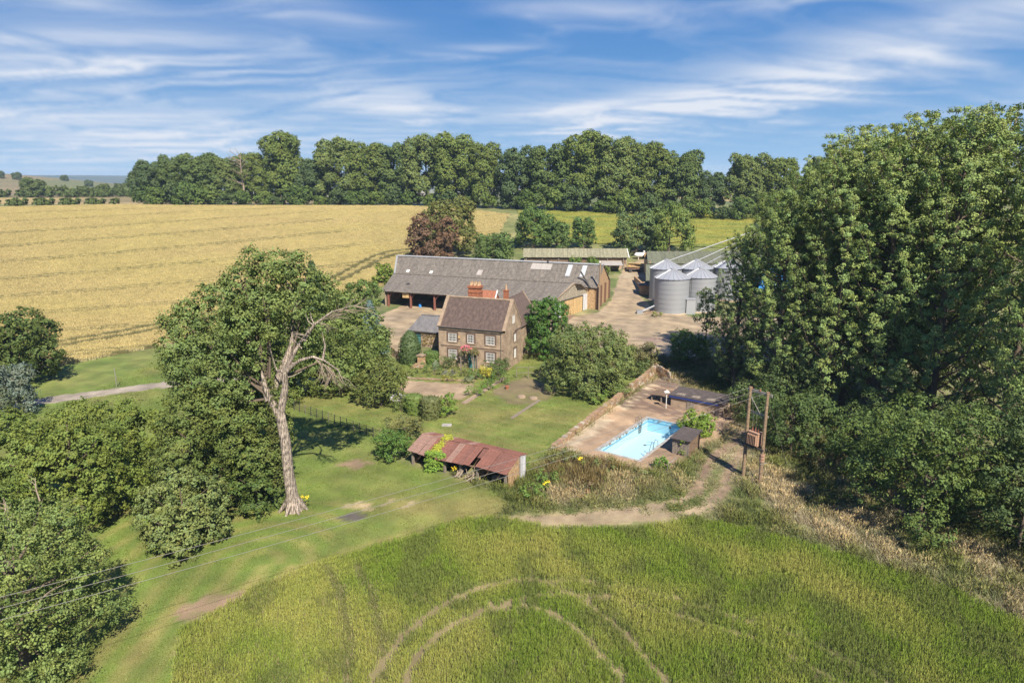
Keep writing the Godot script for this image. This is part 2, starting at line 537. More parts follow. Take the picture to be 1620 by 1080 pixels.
func outlines() -> void:
	P = {
		"crop": outline([[-16, 20], [-17.4, 29.9], [-18.8, 33.8], [-18.0, 34.9], [-16.5, 37.0], [-16.2, 37.8], [-12.3, 41.1], [-7.6, 43.9], [-3.3, 47.0], [-0.5, 47.0], [2.8, 45.4], [8.8, 45.4], [11.8, 46.2], [13.8, 47.0], [17.1, 45.4], [21.5, 42.7], [26.0, 39.2], [28.5, 36.2], [31, 32], [33, 26], [33, 20]]),
		"deck": outline([[4.2, 60.6], [18.5, 84.5], [20.5, 82], [25.0, 70.6], [21.0, 64.0], [14.0, 55.8], [11.2, 56.0]]),
		"yard_east": outline([[6, 121], [16.3, 128], [20.5, 139], [24.3, 156], [27, 166], [33, 176], [38, 176], [34, 158], [27, 146], [27.5, 133], [34, 124], [58, 126], [62, 104], [46, 95], [33, 92.5], [26.4, 94], [17.6, 96], [9, 101], [3, 108], [2, 116]]),
		"yard_west": outline([[-25, 126], [-20, 140], [-4, 134], [-6, 118], [-13, 114], [-15, 104], [-13.4, 95], [-15.5, 93], [-18, 97], [-21.5, 109], [-25, 117]]),
		"lane": outline([[-90, 56], [-56, 72.6], [-50.5, 75.9], [-44, 79.8], [-36, 83], [-30, 90], [-32, 92], [-37.5, 85.5], [-45.3, 82.4], [-51.8, 78.4], [-57, 75], [-91, 59]]),
		"gravel": outline([[-13.4, 83.6], [-8.8, 82.6], [-4.8, 82.0], [-4.7, 79.2], [-5.5, 75.8], [-8.9, 76.5], [-13.2, 78.6], [-14.4, 81]]),
		"patio": outline([[-2.6, 79.2], [1.6, 85.5], [6, 80], [4.5, 76.5], [2.5, 73.9], [-0.4, 73.9]]),
		"garden": outline([[-24, 72], [-13, 63.2], [-9.5, 60.2], [1.5, 55.4], [4, 60.8], [18.6, 86], [8, 94], [1, 94], [-13, 94], [-17, 92], [-26, 78]]),
		"paddock": outline([[-24, 71.9], [-13, 63.1], [-10, 57.5], [-1, 51.5], [0.4, 48.4], [-3.4, 47.0], [-7.6, 43.9], [-16.4, 37.9], [-19.4, 36.9], [-18.8, 33.8], [-17.4, 29.9], [-16, 20], [-60, 20], [-90, 50], [-72, 84], [-50, 104], [-36, 90]]),
		"bare_a": outline([[-16, 57.1], [-14.5, 58.7], [-12.4, 57.5], [-13.9, 56]]),
		"bonfire": outline([[-13.5, 47.3], [-12.2, 48.5], [-10.9, 47.9], [-11.8, 46.6]]),
		"bare_b": outline([[-19.8, 34.7], [-20, 36.2], [-19, 37.2], [-16.7, 37.8], [-16.3, 36.8], [-18.1, 35.0]]),
		"bare_c": outline([[-13.3, 49.0], [-12.4, 50.0], [-10.9, 49.0], [-10.6, 48.2], [-11.6, 48.6]]),
		"bare_d": outline([[-10.3, 49.5], [-9.5, 50.6], [-9.1, 50.0], [-9.9, 49.3]]),
		"bare_e": outline([[-8.5, 49.0], [-7.8, 50.1], [-7.2, 49.6], [-8.0, 48.9]]),
		"wheat": outline([[-67, 84], [-53, 103], [-40, 128], [-28.5, 152], [-23, 172], [-14, 188], [-4, 206], [-1, 236], [-43, 270], [-105, 272], [-166, 280], [-183, 263], [-250, 232], [-300, 150], [-150, 60], [-95, 66]]),
		"green_field": outline([[3, 196], [60, 188], [110, 176], [170, 190], [150, 240], [80, 236], [40, 243], [2, 250]]),
	}
	P["shed_floor"] = outline([[-9.8, 57.4], [-0.4, 51.8], [1.6, 54.9], [-8.0, 60.4]])
	LINES = {
		"wheat_edge": outline([[-150, 60], [-95, 66], [-67, 84], [-53, 103], [-40, 128], [-28.5, 152], [-23, 172]]),
		"track_a": outline([[-1, 46.6], [4.3, 47.2], [9.2, 48.4], [12.9, 49.6], [15, 51.5], [16.4, 54.5], [17.6, 57.2], [19.6, 60.1], [21.6, 62.4], [24, 66]]),
		"track_b": outline([[0, 46.2], [5.6, 46.6], [11.4, 47.6], [14.6, 48.4], [16.5, 50.3], [18.3, 53.9], [19.9, 57.2], [22.2, 61], [25, 65]]),
		"crop_edge": outline([[-19.4, 30], [-20, 34], [-19.6, 37], [-16.4, 38.4], [-12.3, 41.6], [-7.6, 44.4], [-3.3, 47.5], [0, 47.6]]),
		"arc_a": outline([[-7.2, 24], [-7.05, 30], [-6.2, 33.2], [-4.4, 35.8], [-2.2, 37.9], [0.9, 39], [2.8, 38.1], [4.6, 36.5], [6.3, 33.8], [7.7, 30.1], [8.6, 24]]),
		"arc_b": outline([[-5.4, 24], [-5.3, 30.2], [-4.9, 32.1], [-3.7, 34], [-1.4, 35.8], [0.8, 36.1], [2.1, 35.7], [3.9, 33.6], [5.6, 30.3], [6.6, 24]]),
		"line_a": outline([[0.9, 39], [4.8, 38.6], [7.9, 37.9], [11.3, 36.1], [16, 33.4], [18.6, 30.5], [22, 25]]),
		"line_b": outline([[-1.4, 36.4], [2.7, 37.3], [5.8, 37.0], [9.7, 35.3], [13.7, 33.0], [16.3, 30.3], [19.6, 25]]),
		"faint_a": outline([[-12.1, 40.1], [-10.4, 36.8], [-8.7, 31.9], [-8.0, 24]]),
		"faint_b": outline([[-10.3, 40.4], [-8.5, 36.8], [-7.3, 33.2], [-6.6, 30]]),
	}

func build_terrain() -> void:
	outlines()
	# near ground on a fine grid; every cell goes to the sheet of its own class, colours run on across the borders
	var step := 0.42
	var x0 := -92.0
	var d0 := 20.0
	var nx := 390
	var nd := 385
	var cls := []
	var col := PackedColorArray()
	for j in nd + 1:
		for i in nx + 1:
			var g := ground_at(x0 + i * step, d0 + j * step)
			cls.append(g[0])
			col.append(g[1])
	var sheets := {}
	var map := {}
	var pool := P["deck"] as PackedVector2Array
	for j in nd:
		for i in nx:
			var id: String = cls[j * (nx + 1) + i]
			if Geometry2D.is_point_in_polygon(Vector2(x0 + (i + 0.5) * step, d0 + (j + 0.5) * step), pool_hole):
				continue
			if not sheets.has(id):
				sheets[id] = Shape.new()
				map[id] = {}
			var s: Shape = sheets[id]
			var mp: Dictionary = map[id]
			var q := []
			for o in [[0, 0], [1, 0], [1, 1], [0, 1]]:
				var k: int = (j + o[1]) * (nx + 1) + i + o[0]
				if not mp.has(k):
					mp[k] = s.v.size()
					var x: float = x0 + (i + o[0]) * step
					var d: float = d0 + (j + o[1]) * step
					s.v.append(V(x, T(x, d) + nf.get_noise_2d(x * 0.4, d * 0.4) * 0.035, d))
					s.c.append(col[k])
				q.append(mp[k])
			for t in [0, 1, 2, 0, 2, 3]: s.i.append(q[t])
	for id in sheets:
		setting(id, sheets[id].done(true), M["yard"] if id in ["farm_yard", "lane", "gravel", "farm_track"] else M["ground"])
	# far ground: one wide sheet under and beyond it
	var xs := PackedFloat32Array()
	var ds := PackedFloat32Array()
	for k in range(-70, 71):
		var t := k / 70.0
		xs.append(signf(t) * (260.0 * absf(t) + 6200.0 * pow(absf(t), 4.0)))
	for k in 40: ds.append(-400.0 + k * 12.5)
	for k in 90: ds.append(100.0 + k * 3.4)
	for k in 90: ds.append(406.0 * pow(1.0305, k))
	var far := Shape.new()
	for d in ds:
		for x in xs:
			far.v.append(V(x, T(x, d) - 0.16, d))
			far.c.append(far_colour(x, d))
	var wn := xs.size()
	for j in ds.size() - 1:
		for i in wn - 1:
			# leave out what the near sheets cover
			if xs[i] > x0 + 2 and xs[i + 1] < x0 + nx * step - 2 and ds[j] > d0 + 2 and ds[j + 1] < d0 + nd * step - 2:
				continue
			var k := j * wn + i
			for t in [k, k + 1, k + wn + 1, k, k + wn + 1, k + wn]: far.i.append(t)
	setting("countryside", far.done(true), M["ground"])

var pool_hole := PackedVector2Array([Vector2(8.19, 60.4), Vector2(14.57, 69.29), Vector2(17.93, 66.87), Vector2(11.56, 57.98)])

func far_colour(x: float, d: float) -> Color:
	var n := nz.get_noise_2d(x * 0.3, d * 0.3)
	var c := mixc(ROUGH, Color(0.26, 0.24, 0.10), 0.4 + n)
	if d > 300.0:
		# patchwork of fields
		var cx := floori((x + d * 0.25) / 190.0)
		var cd := floori((d + x * 0.12) / (150.0 if d < 1500.0 else 420.0))
		var pick := absi((cx * 7349 + cd * 9151) % 7)
		c = [Color(0.20, 0.155, 0.075), Color(0.12, 0.14, 0.045), Color(0.21, 0.17, 0.08), Color(0.30, 0.225, 0.10), Color(0.10, 0.125, 0.042), Color(0.19, 0.15, 0.07), Color(0.12, 0.14, 0.05)][pick]
		if d > 560.0 and d < 1400.0 and x < -380.0: c = mixc([Color(0.21, 0.155, 0.08), Color(0.17, 0.14, 0.065), Color(0.115, 0.135, 0.045)][pick % 3], Color(0.14, 0.13, 0.06), 0.3 + n * 0.8)
		if d > 2650.0:
			c = mixc(Color(0.03, 0.055, 0.026), Color(0.15, 0.14, 0.075), nz.get_noise_2d(x * 0.05, d * 0.05) * 1.6 + n * 0.5)
		elif d > 2100.0:
			c = mixc(Color(0.36, 0.29, 0.18), Color(0.10, 0.14, 0.06), 0.4 + n * 2.0)
		if x < -215 and d > 296 and d < 385:
			c = Color(0.33, 0.25, 0.10)
	return c

# a field drawn as a draped grid clipped to its outline
func draped(id: String, step: float, lift: float, colour: Callable) -> ArrayMesh:
	var poly: PackedVector2Array = P[id]
	var lo := poly[0]
	var hi := poly[0]
	for p in poly:
		lo = lo.min(p)
		hi = hi.max(p)
	var s := Shape.new()
	var x := lo.x
	while x < hi.x:
		var d := lo.y
		while d < hi.y:
			var cell := PackedVector2Array([Vector2(x, d), Vector2(x + step, d), Vector2(x + step, d + step), Vector2(x, d + step)])
			for piece in Geometry2D.intersect_polygons(poly, cell):
				var n := s.v.size()
				for p in piece:
					s.v.append(V(p.x, T(p.x, p.y) + lift, p.y))
					s.c.append(colour.call(p.x, p.y))
				for k in range(1, piece.size() - 1):
					s.i.append(n); s.i.append(n + k); s.i.append(n + k + 1)
			d += step
		x += step
	return s.done()

func build_fields() -> void:
	setting("wheat_field", draped("wheat", 3.0, 0.07, func(x, d): return mixc(Color(0.25, 0.19, 0.085), Color(0.20, 0.16, 0.07), 0.5 + nz.get_noise_2d(x, d))), M["ground"])
	setting("pasture", draped("green_field", 3.0, 0.07, func(x, d): return mixc(mixc(Color(0.22, 0.21, 0.04), Color(0.15, 0.18, 0.036), 0.45 + nz.get_noise_2d(x * 0.3, d * 1.6) * 1.6), Color(0.11, 0.14, 0.036), ss(196, 186, d))), M["ground"])

# a square tuft of blades, about one metre unit wide
func blades(count: int, wide: float, low: float, high: float, width: float, lean: float, ear := 0.0) -> ArrayMesh:
	var s := Shape.new()
	for k in count:
		var p := Vector3(rng.randf_range(-0.5, 0.5) * wide, 0, rng.randf_range(-0.5, 0.5) * wide)
		var h := rng.randf_range(low, high)
		var t := rng.randf() * TAU
		var side := Vector3(cos(t), 0, sin(t)) * width * 0.5
		var tip := p + Vector3(rng.randf_range(-lean, lean) * h, h, rng.randf_range(-lean, lean) * h)
		var g := rng.randf_range(0.72, 1.28)
		s.col = Color(g, g * rng.randf_range(0.95, 1.05), g * rng.randf_range(0.85, 1.15)) * 0.75
		s.tri(p - side, p + side, tip)
		if ear > 0.0:
			s.col = Color(g * 1.12, g * 1.0, g * 0.8) * 0.75
			var b := p.lerp(tip, 0.72)
			s.tri(b - side * ear, b + side * ear, tip + (tip - p) * 0.06)
	return s.done()

func mass(called: String, label: String, category: String) -> Node3D:
	var o := thing(called, label, category)
	o.set_meta("kind", "stuff")
	return o

func scatter(parent: Node3D, mesh: Mesh, xf: Array, cols: Array, m: Material) -> void:
	if xf.is_empty():
		return
	var mm := MultiMesh.new()
	mm.transform_format = MultiMesh.TRANSFORM_3D
	mm.use_colors = true
	mm.mesh = mesh
	mm.instance_count = xf.size()
	for k in xf.size():
		mm.set_instance_transform(k, xf[k])
		mm.set_instance_color(k, cols[k])
	var o := MultiMeshInstance3D.new()
	o.name = "tufts"
	o.multimesh = mm
	o.material_override = m
	parent.add_child(o, true)
	o.set_meta("kind", "stuff")

func build_grass() -> void:
	# wheat, in tufts two metres wide; darker green tufts stand in for the shaded wheel gaps
	var wheat_mass := mass("wheat", "ripe golden wheat standing in the large field left of the barns", "wheat")
	var tr := []      # wheel lines: [point, direction]
	var dir := Vector2(-51.1 + 128.5, 206.4 - 171.1).normalized()
	var nrm := Vector2(-dir.y, dir.x)
	var kinds := [blades(95, 1.15, 0.46, 0.62, 0.05, 0.16, 1.7), blades(90, 1.15, 0.4, 0.6, 0.055, 0.28, 1.6), blades(90, 1.15, 0.5, 0.66, 0.05, 0.3)]
	var wx := [[], [], []]
	var wc := [[], [], []]
	var x := -250.0
	while x < 0.0:
		x += 0.92
		var d := 60.0
		while d < 285.0:
			d += 0.92
			if x < -0.80 * d - 22.0:
				continue
			var p := Vector2(x + rng.randf_range(-0.2, 0.2), d + rng.randf_range(-0.2, 0.2))
			if not inside("wheat", p):
				continue
			var off := p.dot(nrm) - 0.0009 * p.dot(dir) * p.dot(dir)
			var m := fposmod(off + 2.2, 19.0)
			if absf(m - 0.6) < 0.36 or absf(m - 2.6) < 0.36:
				continue
			var bare := false
			var edge := line_dist("wheat_edge", p)
			if p.x > -75.0 and (absf(edge - 11.0) < 1.0 or absf(edge - 14.2) < 1.0):
				bare = true  # headland wheel lines: tufts coloured dark for the shaded gap
			var k := 2 if bare else rng.randi() % 2
			var g := 1.0 + nz.get_noise_2d(p.x * 0.5, p.y * 0.5) * 0.09 + rng.randf_range(-0.09, 0.09)
			var w := nz.get_noise_2d(p.x * 0.15 + 40, p.y * 0.3)
			wc[k].append(Color(0.20, 0.19, 0.085) * g if bare else Color(0.58 * g, (0.53 + w * 0.015) * g, (0.29 - w * 0.015) * g))
			wx[k].append(Transform3D(Basis(Vector3.UP, rng.randf() * TAU).scaled(Vector3(1, rng.randf_range(0.85, 1.15), 1)), V(p.x, T(p.x, p.y), p.y)))
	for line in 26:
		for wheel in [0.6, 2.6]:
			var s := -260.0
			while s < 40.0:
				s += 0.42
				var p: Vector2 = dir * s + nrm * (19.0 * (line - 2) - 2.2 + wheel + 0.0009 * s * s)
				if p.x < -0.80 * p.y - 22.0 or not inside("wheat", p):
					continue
				wc[2].append(Color(0.235, 0.225, 0.10) * rng.randf_range(0.9, 1.1))  # greener tufts, darkened like the shadow line in a wheel gap
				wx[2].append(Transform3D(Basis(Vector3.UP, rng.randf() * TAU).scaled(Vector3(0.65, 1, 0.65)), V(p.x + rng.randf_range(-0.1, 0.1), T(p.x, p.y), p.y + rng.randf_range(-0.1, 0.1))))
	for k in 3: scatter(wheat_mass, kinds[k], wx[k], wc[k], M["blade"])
	var green_crop_mass := mass("green_crop", "green and yellowing barley standing in the field at the bottom", "barley")
	# barley at the bottom
	for kind in 3:
		var xf := []
		var cols := []
		var mesh := blades(34, 0.42, 0.3, 0.5, 0.024, 0.22, 1.5)
		for i in 178:
			for j in 90:
				if (i * 7 + j * 13) % 3 != kind:
					continue
				var p := Vector2(-20.5 + i * 0.3 + rng.randf_range(-0.1, 0.1), 21.0 + j * 0.3 + rng.randf_range(-0.1, 0.1))
				if not inside("crop", p):
					continue
				var tl := minf(minf(line_dist("arc_a", p), line_dist("arc_b", p)), 9.0)
				var tl2 := minf(line_dist("line_a", p), line_dist("line_b", p))
				if tl < (0.29 if p.x < 0.0 else 0.2) or tl2 < 0.15:
					continue
				var flat := minf(line_dist("faint_a", p), line_dist("faint_b", p))
				var n := nz.get_noise_2d(p.x * 0.7, p.y * 0.7)
				var n3 := nz.get_noise_2d(p.x * 1.6 + 30, p.y * 1.2)
				var ripe := 0.34 + n * 0.9 + n3 * 0.55 - 0.35 * ss(14.0, 24.0, p.x) - 0.25 * ss(44.0, 46.5, p.y)
				ripe += 0.18 * ss(-6.0, -16.0, p.x)
				var c := mixc(Color(0.152, 0.236, 0.042), Color(0.305, 0.325, 0.105), ripe)
				var tall := rng.randf_range(0.85, 1.15)
				if flat < 0.32:
					tall *= 0.62
					c = mixc(c, Color(0.10, 0.118, 0.055), 0.6)
				if n3 < -0.22:
					c = mixc(c, Color(0.12, 0.145, 0.062), 0.5)
				cols.append(c * rng.randf_range(0.92, 1.08) * 1.38)
				xf.append(Transform3D(Basis(Vector3.UP, rng.randf() * TAU).scaled(Vector3(1, tall, 1)), V(p.x, 0, p.y)))
		scatter(green_crop_mass, mesh, xf, cols, M["blade"])
	var rough_grass_mass := mass("rough_grass", "tall dry grass on the bank round the pool and pole", "grass")
	# rough grass
	for kind in 3:
		var xf := []
		var cols := []
		var mesh: ArrayMesh = [blades(70, 1.0, 0.3, 0.75, 0.03, 0.55), blades(60, 1.0, 0.4, 0.95, 0.028, 0.6, 2.4), blades(70, 1.1, 0.2, 0.6, 0.045, 0.8)][kind]
		for k in 5200:
			var p := Vector2(rng.randf_range(-3.0, 52.0), rng.randf_range(31.0, 96.0))
			if inside("deck", p) or inside("crop", p) or inside("garden", p) or inside("paddock", p) or inside("yard_east", p) or inside("shed_floor", p):
				continue
			if p.x > 36.0 and p.y > 60.0:
				continue
			var tr2 := minf(line_dist("track_a", p), line_dist("track_b", p))
			if tr2 < 0.6 or (p.y < 48.2 and p.x < 13.0 and rng.randf() < 0.92):
				continue
			var n := nz.get_noise_2d(p.x * 1.1, p.y * 1.1)
			var dry := 0.26 + n * 1.6 + rng.randf_range(-0.25, 0.25) + (0.12 if p.x > 16.0 else 0.0)
			if p.x < 3.0: dry -= 0.5
			var bank := exp(-pow((p.x - 6.5) / 6.5, 2) - pow((p.y - 54.0) / 3.6, 2))
			var c := mixc(Color(0.155, 0.195, 0.06), Color(0.50, 0.43, 0.285), dry)
			if bank > 0.3 and n < -0.12:
				c = mixc(c, Color(0.25, 0.165, 0.105), 0.6)
			cols.append(c * rng.randf_range(0.8, 1.15))
			var s := rng.randf_range(0.45, 0.85) * (1.0 + bank * 0.7)
			if tr2 < 1.3: s *= 0.5
			xf.append(Transform3D(Basis(Vector3.UP, rng.randf() * TAU).scaled(Vector3(1.1, s, 1.1)), V(p.x, 0, p.y)))
		scatter(rough_grass_mass, mesh, xf, cols, M["blade"])
	var lawn_grass_mass := mass("lawn_grass", "short mown grass of the lawns round the house and shed", "grass")
	# lawns
	for kind in 2:
		var xf := []
		var cols := []
		var mesh := blades(150, 1.5, 0.03, 0.085, 0.05, 0.9)
		for i in 66:
			for j in 64:
				if (i + j) % 2 != kind:
					continue
				var p := Vector2(-50.0 + i * 1.1 + rng.randf_range(-0.3, 0.3), 24.0 + j * 1.1 + rng.randf_range(-0.3, 0.3))
				var g := ground_at(p.x, p.y)
				if g[0] != "lawn" or inside("bonfire", p) or inside("bare_a", p) or inside("bare_b", p):
					continue
				cols.append(g[1] * rng.randf_range(1.15, 1.5))
				xf.append(Transform3D(Basis(Vector3.UP, rng.randf() * TAU), V(p.x, 0.0, p.y)))
		scatter(lawn_grass_mass, mesh, xf, cols, M["blade"])
	var pasture_grass_mass := mass("pasture_grass", "yellow green grass of the field below the tree belt", "grass")
	# the pasture below the tree belt
	var pf := []
	var pc := []
	var pm := blades(160, 3.0, 0.15, 0.4, 0.07, 0.5)
	for i in 56:
		for j in 26:
			var p := Vector2(2.0 + i * 2.3, 186.0 + j * 2.4)
			if not inside("green_field", p):
				continue
			var n := nz.get_noise_2d(p.x * 0.3, p.y * 1.6)
			pc.append(mixc(Color(0.42, 0.40, 0.065), Color(0.26, 0.31, 0.052), 0.4 + n * 1.5) * rng.randf_range(0.9, 1.1))
			pf.append(Transform3D(Basis(Vector3.UP, rng.randf() * TAU), V(p.x, T(p.x, p.y), p.y)))
	scatter(pasture_grass_mass, pm, pf, pc, M["blade"])

# ---------------------------------------------------------------- buildings
func L(u: float, h: float, v: float) -> Vector3:
	return Vector3(u, h, -v)

# a roof slope laid out of sheets, each a part of its own: a-b along the eaves, e-d along the ridge
func sheets(parent: Node3D, called: String, a: Vector3, b: Vector3, d: Vector3, e: Vector3, nu: int, nv: int, mats: Array, t := 0.05) -> void:
	var n := (b - a).cross(e - a).normalized()
	if n.y < 0: n = -n
	for j in nv:
		for i in nu:
			var q := []
			for o in [[0, 0], [1, 0], [1, 1], [0, 1]]:
				var fu: float = (i + o[0]) / float(nu)
				var fv: float = (j + o[1]) / float(nv)
				if o[1] == 0 and j > 0: fv -= 0.02
				q.append(a.lerp(b, fu).lerp(e.lerp(d, fu), fv))
			var gap := (b - a).normalized() * 0.012
			var up := n * (rng.randf_range(0.0, 0.018) + (0.022 if i % 2 == 0 else 0.0) + (0.0 if j % 2 == 0 else -0.03))
			var sl := (e - a).normalized() * rng.randf_range(-0.03, 0.03)
			put(parent, called, Shape.new().slab(q[0] + up + gap + sl, q[1] + up - gap + sl, q[2] + up - gap + sl, q[3] + up + gap + sl, t).done(), M[mats[[0, 0, 1, 0, 2, 1][rng.randi() % 6]]])

# a window set on a wall: centre, width, height, axis along the wall, axis out of it
func window(parent: Node3D, at: Vector3, w: float, h: float, ax: Vector3, out: Vector3, cols: int, rows: int, surround := true) -> void:
	var o := Node3D.new()
	o.name = "window"
	parent.add_child(o, true)
	var up := Vector3.UP
	var bar := func(s: Shape, cx: float, cy: float, bw: float, bh: float, lo: float, hi: float):
		var c := at + ax * cx + up * cy
		var p := []
		for q in [[-1, lo], [1, lo], [1, hi], [-1, hi]]: p.append(c + ax * bw * 0.5 * q[0] + out * q[1] - up * bh * 0.5)
		for q in [[-1, lo], [1, lo], [1, hi], [-1, hi]]: p.append(c + ax * bw * 0.5 * q[0] + out * q[1] + up * bh * 0.5)
		s.hexa(p)
	if surround:
		var s := Shape.new()
		bar.call(s, 0, h * 0.5 + 0.13, w + 0.5, 0.26, -0.05, 0.03)
		bar.call(s, -w * 0.5 - 0.125, 0, 0.25, h - 0.004, -0.05, 0.028)
		bar.call(s, w * 0.5 + 0.125, 0, 0.25, h - 0.004, -0.05, 0.028)
		put(o, "surround", s.done(), M["surround"])
		var sl := Shape.new()
		bar.call(sl, 0, -h * 0.5 - 0.06, w + 0.36, 0.12, -0.05, 0.09)
		put(o, "sill", sl.done(), M["trim_stone"])
	var pane := Shape.new()
	bar.call(pane, 0, 0, w - 0.02, h - 0.02, -0.09, -0.045)
	put(o, "pane", pane.done(), M["glass"])
	var f := Shape.new()
	bar.call(f, -w * 0.5 + 0.035, 0, 0.07, h, -0.04, 0.018)
	bar.call(f, w * 0.5 - 0.035, 0, 0.07, h, -0.04, 0.018)
	bar.call(f, 0, h * 0.5 - 0.04, w - 0.17, 0.08, -0.04, 0.016)
	bar.call(f, 0, -h * 0.5 + 0.04, w - 0.17, 0.08, -0.04, 0.016)
	for k in range(1, cols): bar.call(f, -w * 0.5 + w * k / cols, 0, 0.046, h - 0.17, -0.04, 0.012)
	for k in range(1, rows): bar.call(f, 0, -h * 0.5 + h * k / rows, w - 0.17, 0.036, -0.04, 0.008)
	put(o, "frame", f.done(), M["white"])

# walls with a gable: box u0..u1, v0..v1, eaves and ridge height; the openings on the two sides the photograph shows are cut out
func panel_wall(s: Shape, at: Vector3, ax: Vector3, out: Vector3, w: float, h: float, t: float, holes: Array) -> void:
	# a wall as a grid of blocks round its holes [x0, y0, x1, y1]
	var xs := [0.0, w]
	var ys := [0.0, h]
	for q in holes:
		for k in [0, 2]:
			if not xs.has(q[k]): xs.append(q[k])
		for k in [1, 3]:
			if not ys.has(q[k]): ys.append(q[k])
	xs.sort()
	ys.sort()
	for i in xs.size() - 1:
		for j in ys.size() - 1:
			var mx: float = (xs[i] + xs[i + 1]) * 0.5
			var my: float = (ys[j] + ys[j + 1]) * 0.5
			var cut := false
			for q in holes:
				if mx > q[0] and mx < q[2] and my > q[1] and my < q[3]: cut = true
			if cut:
				continue
			var p := []
			for y in [ys[j], ys[j + 1]]:
				for q in [[xs[i], -t], [xs[i + 1], -t], [xs[i + 1], 0.0], [xs[i], 0.0]]:
					p.append(at + ax * q[0] + out * q[1] + Vector3.UP * y)
			s.hexa(p)

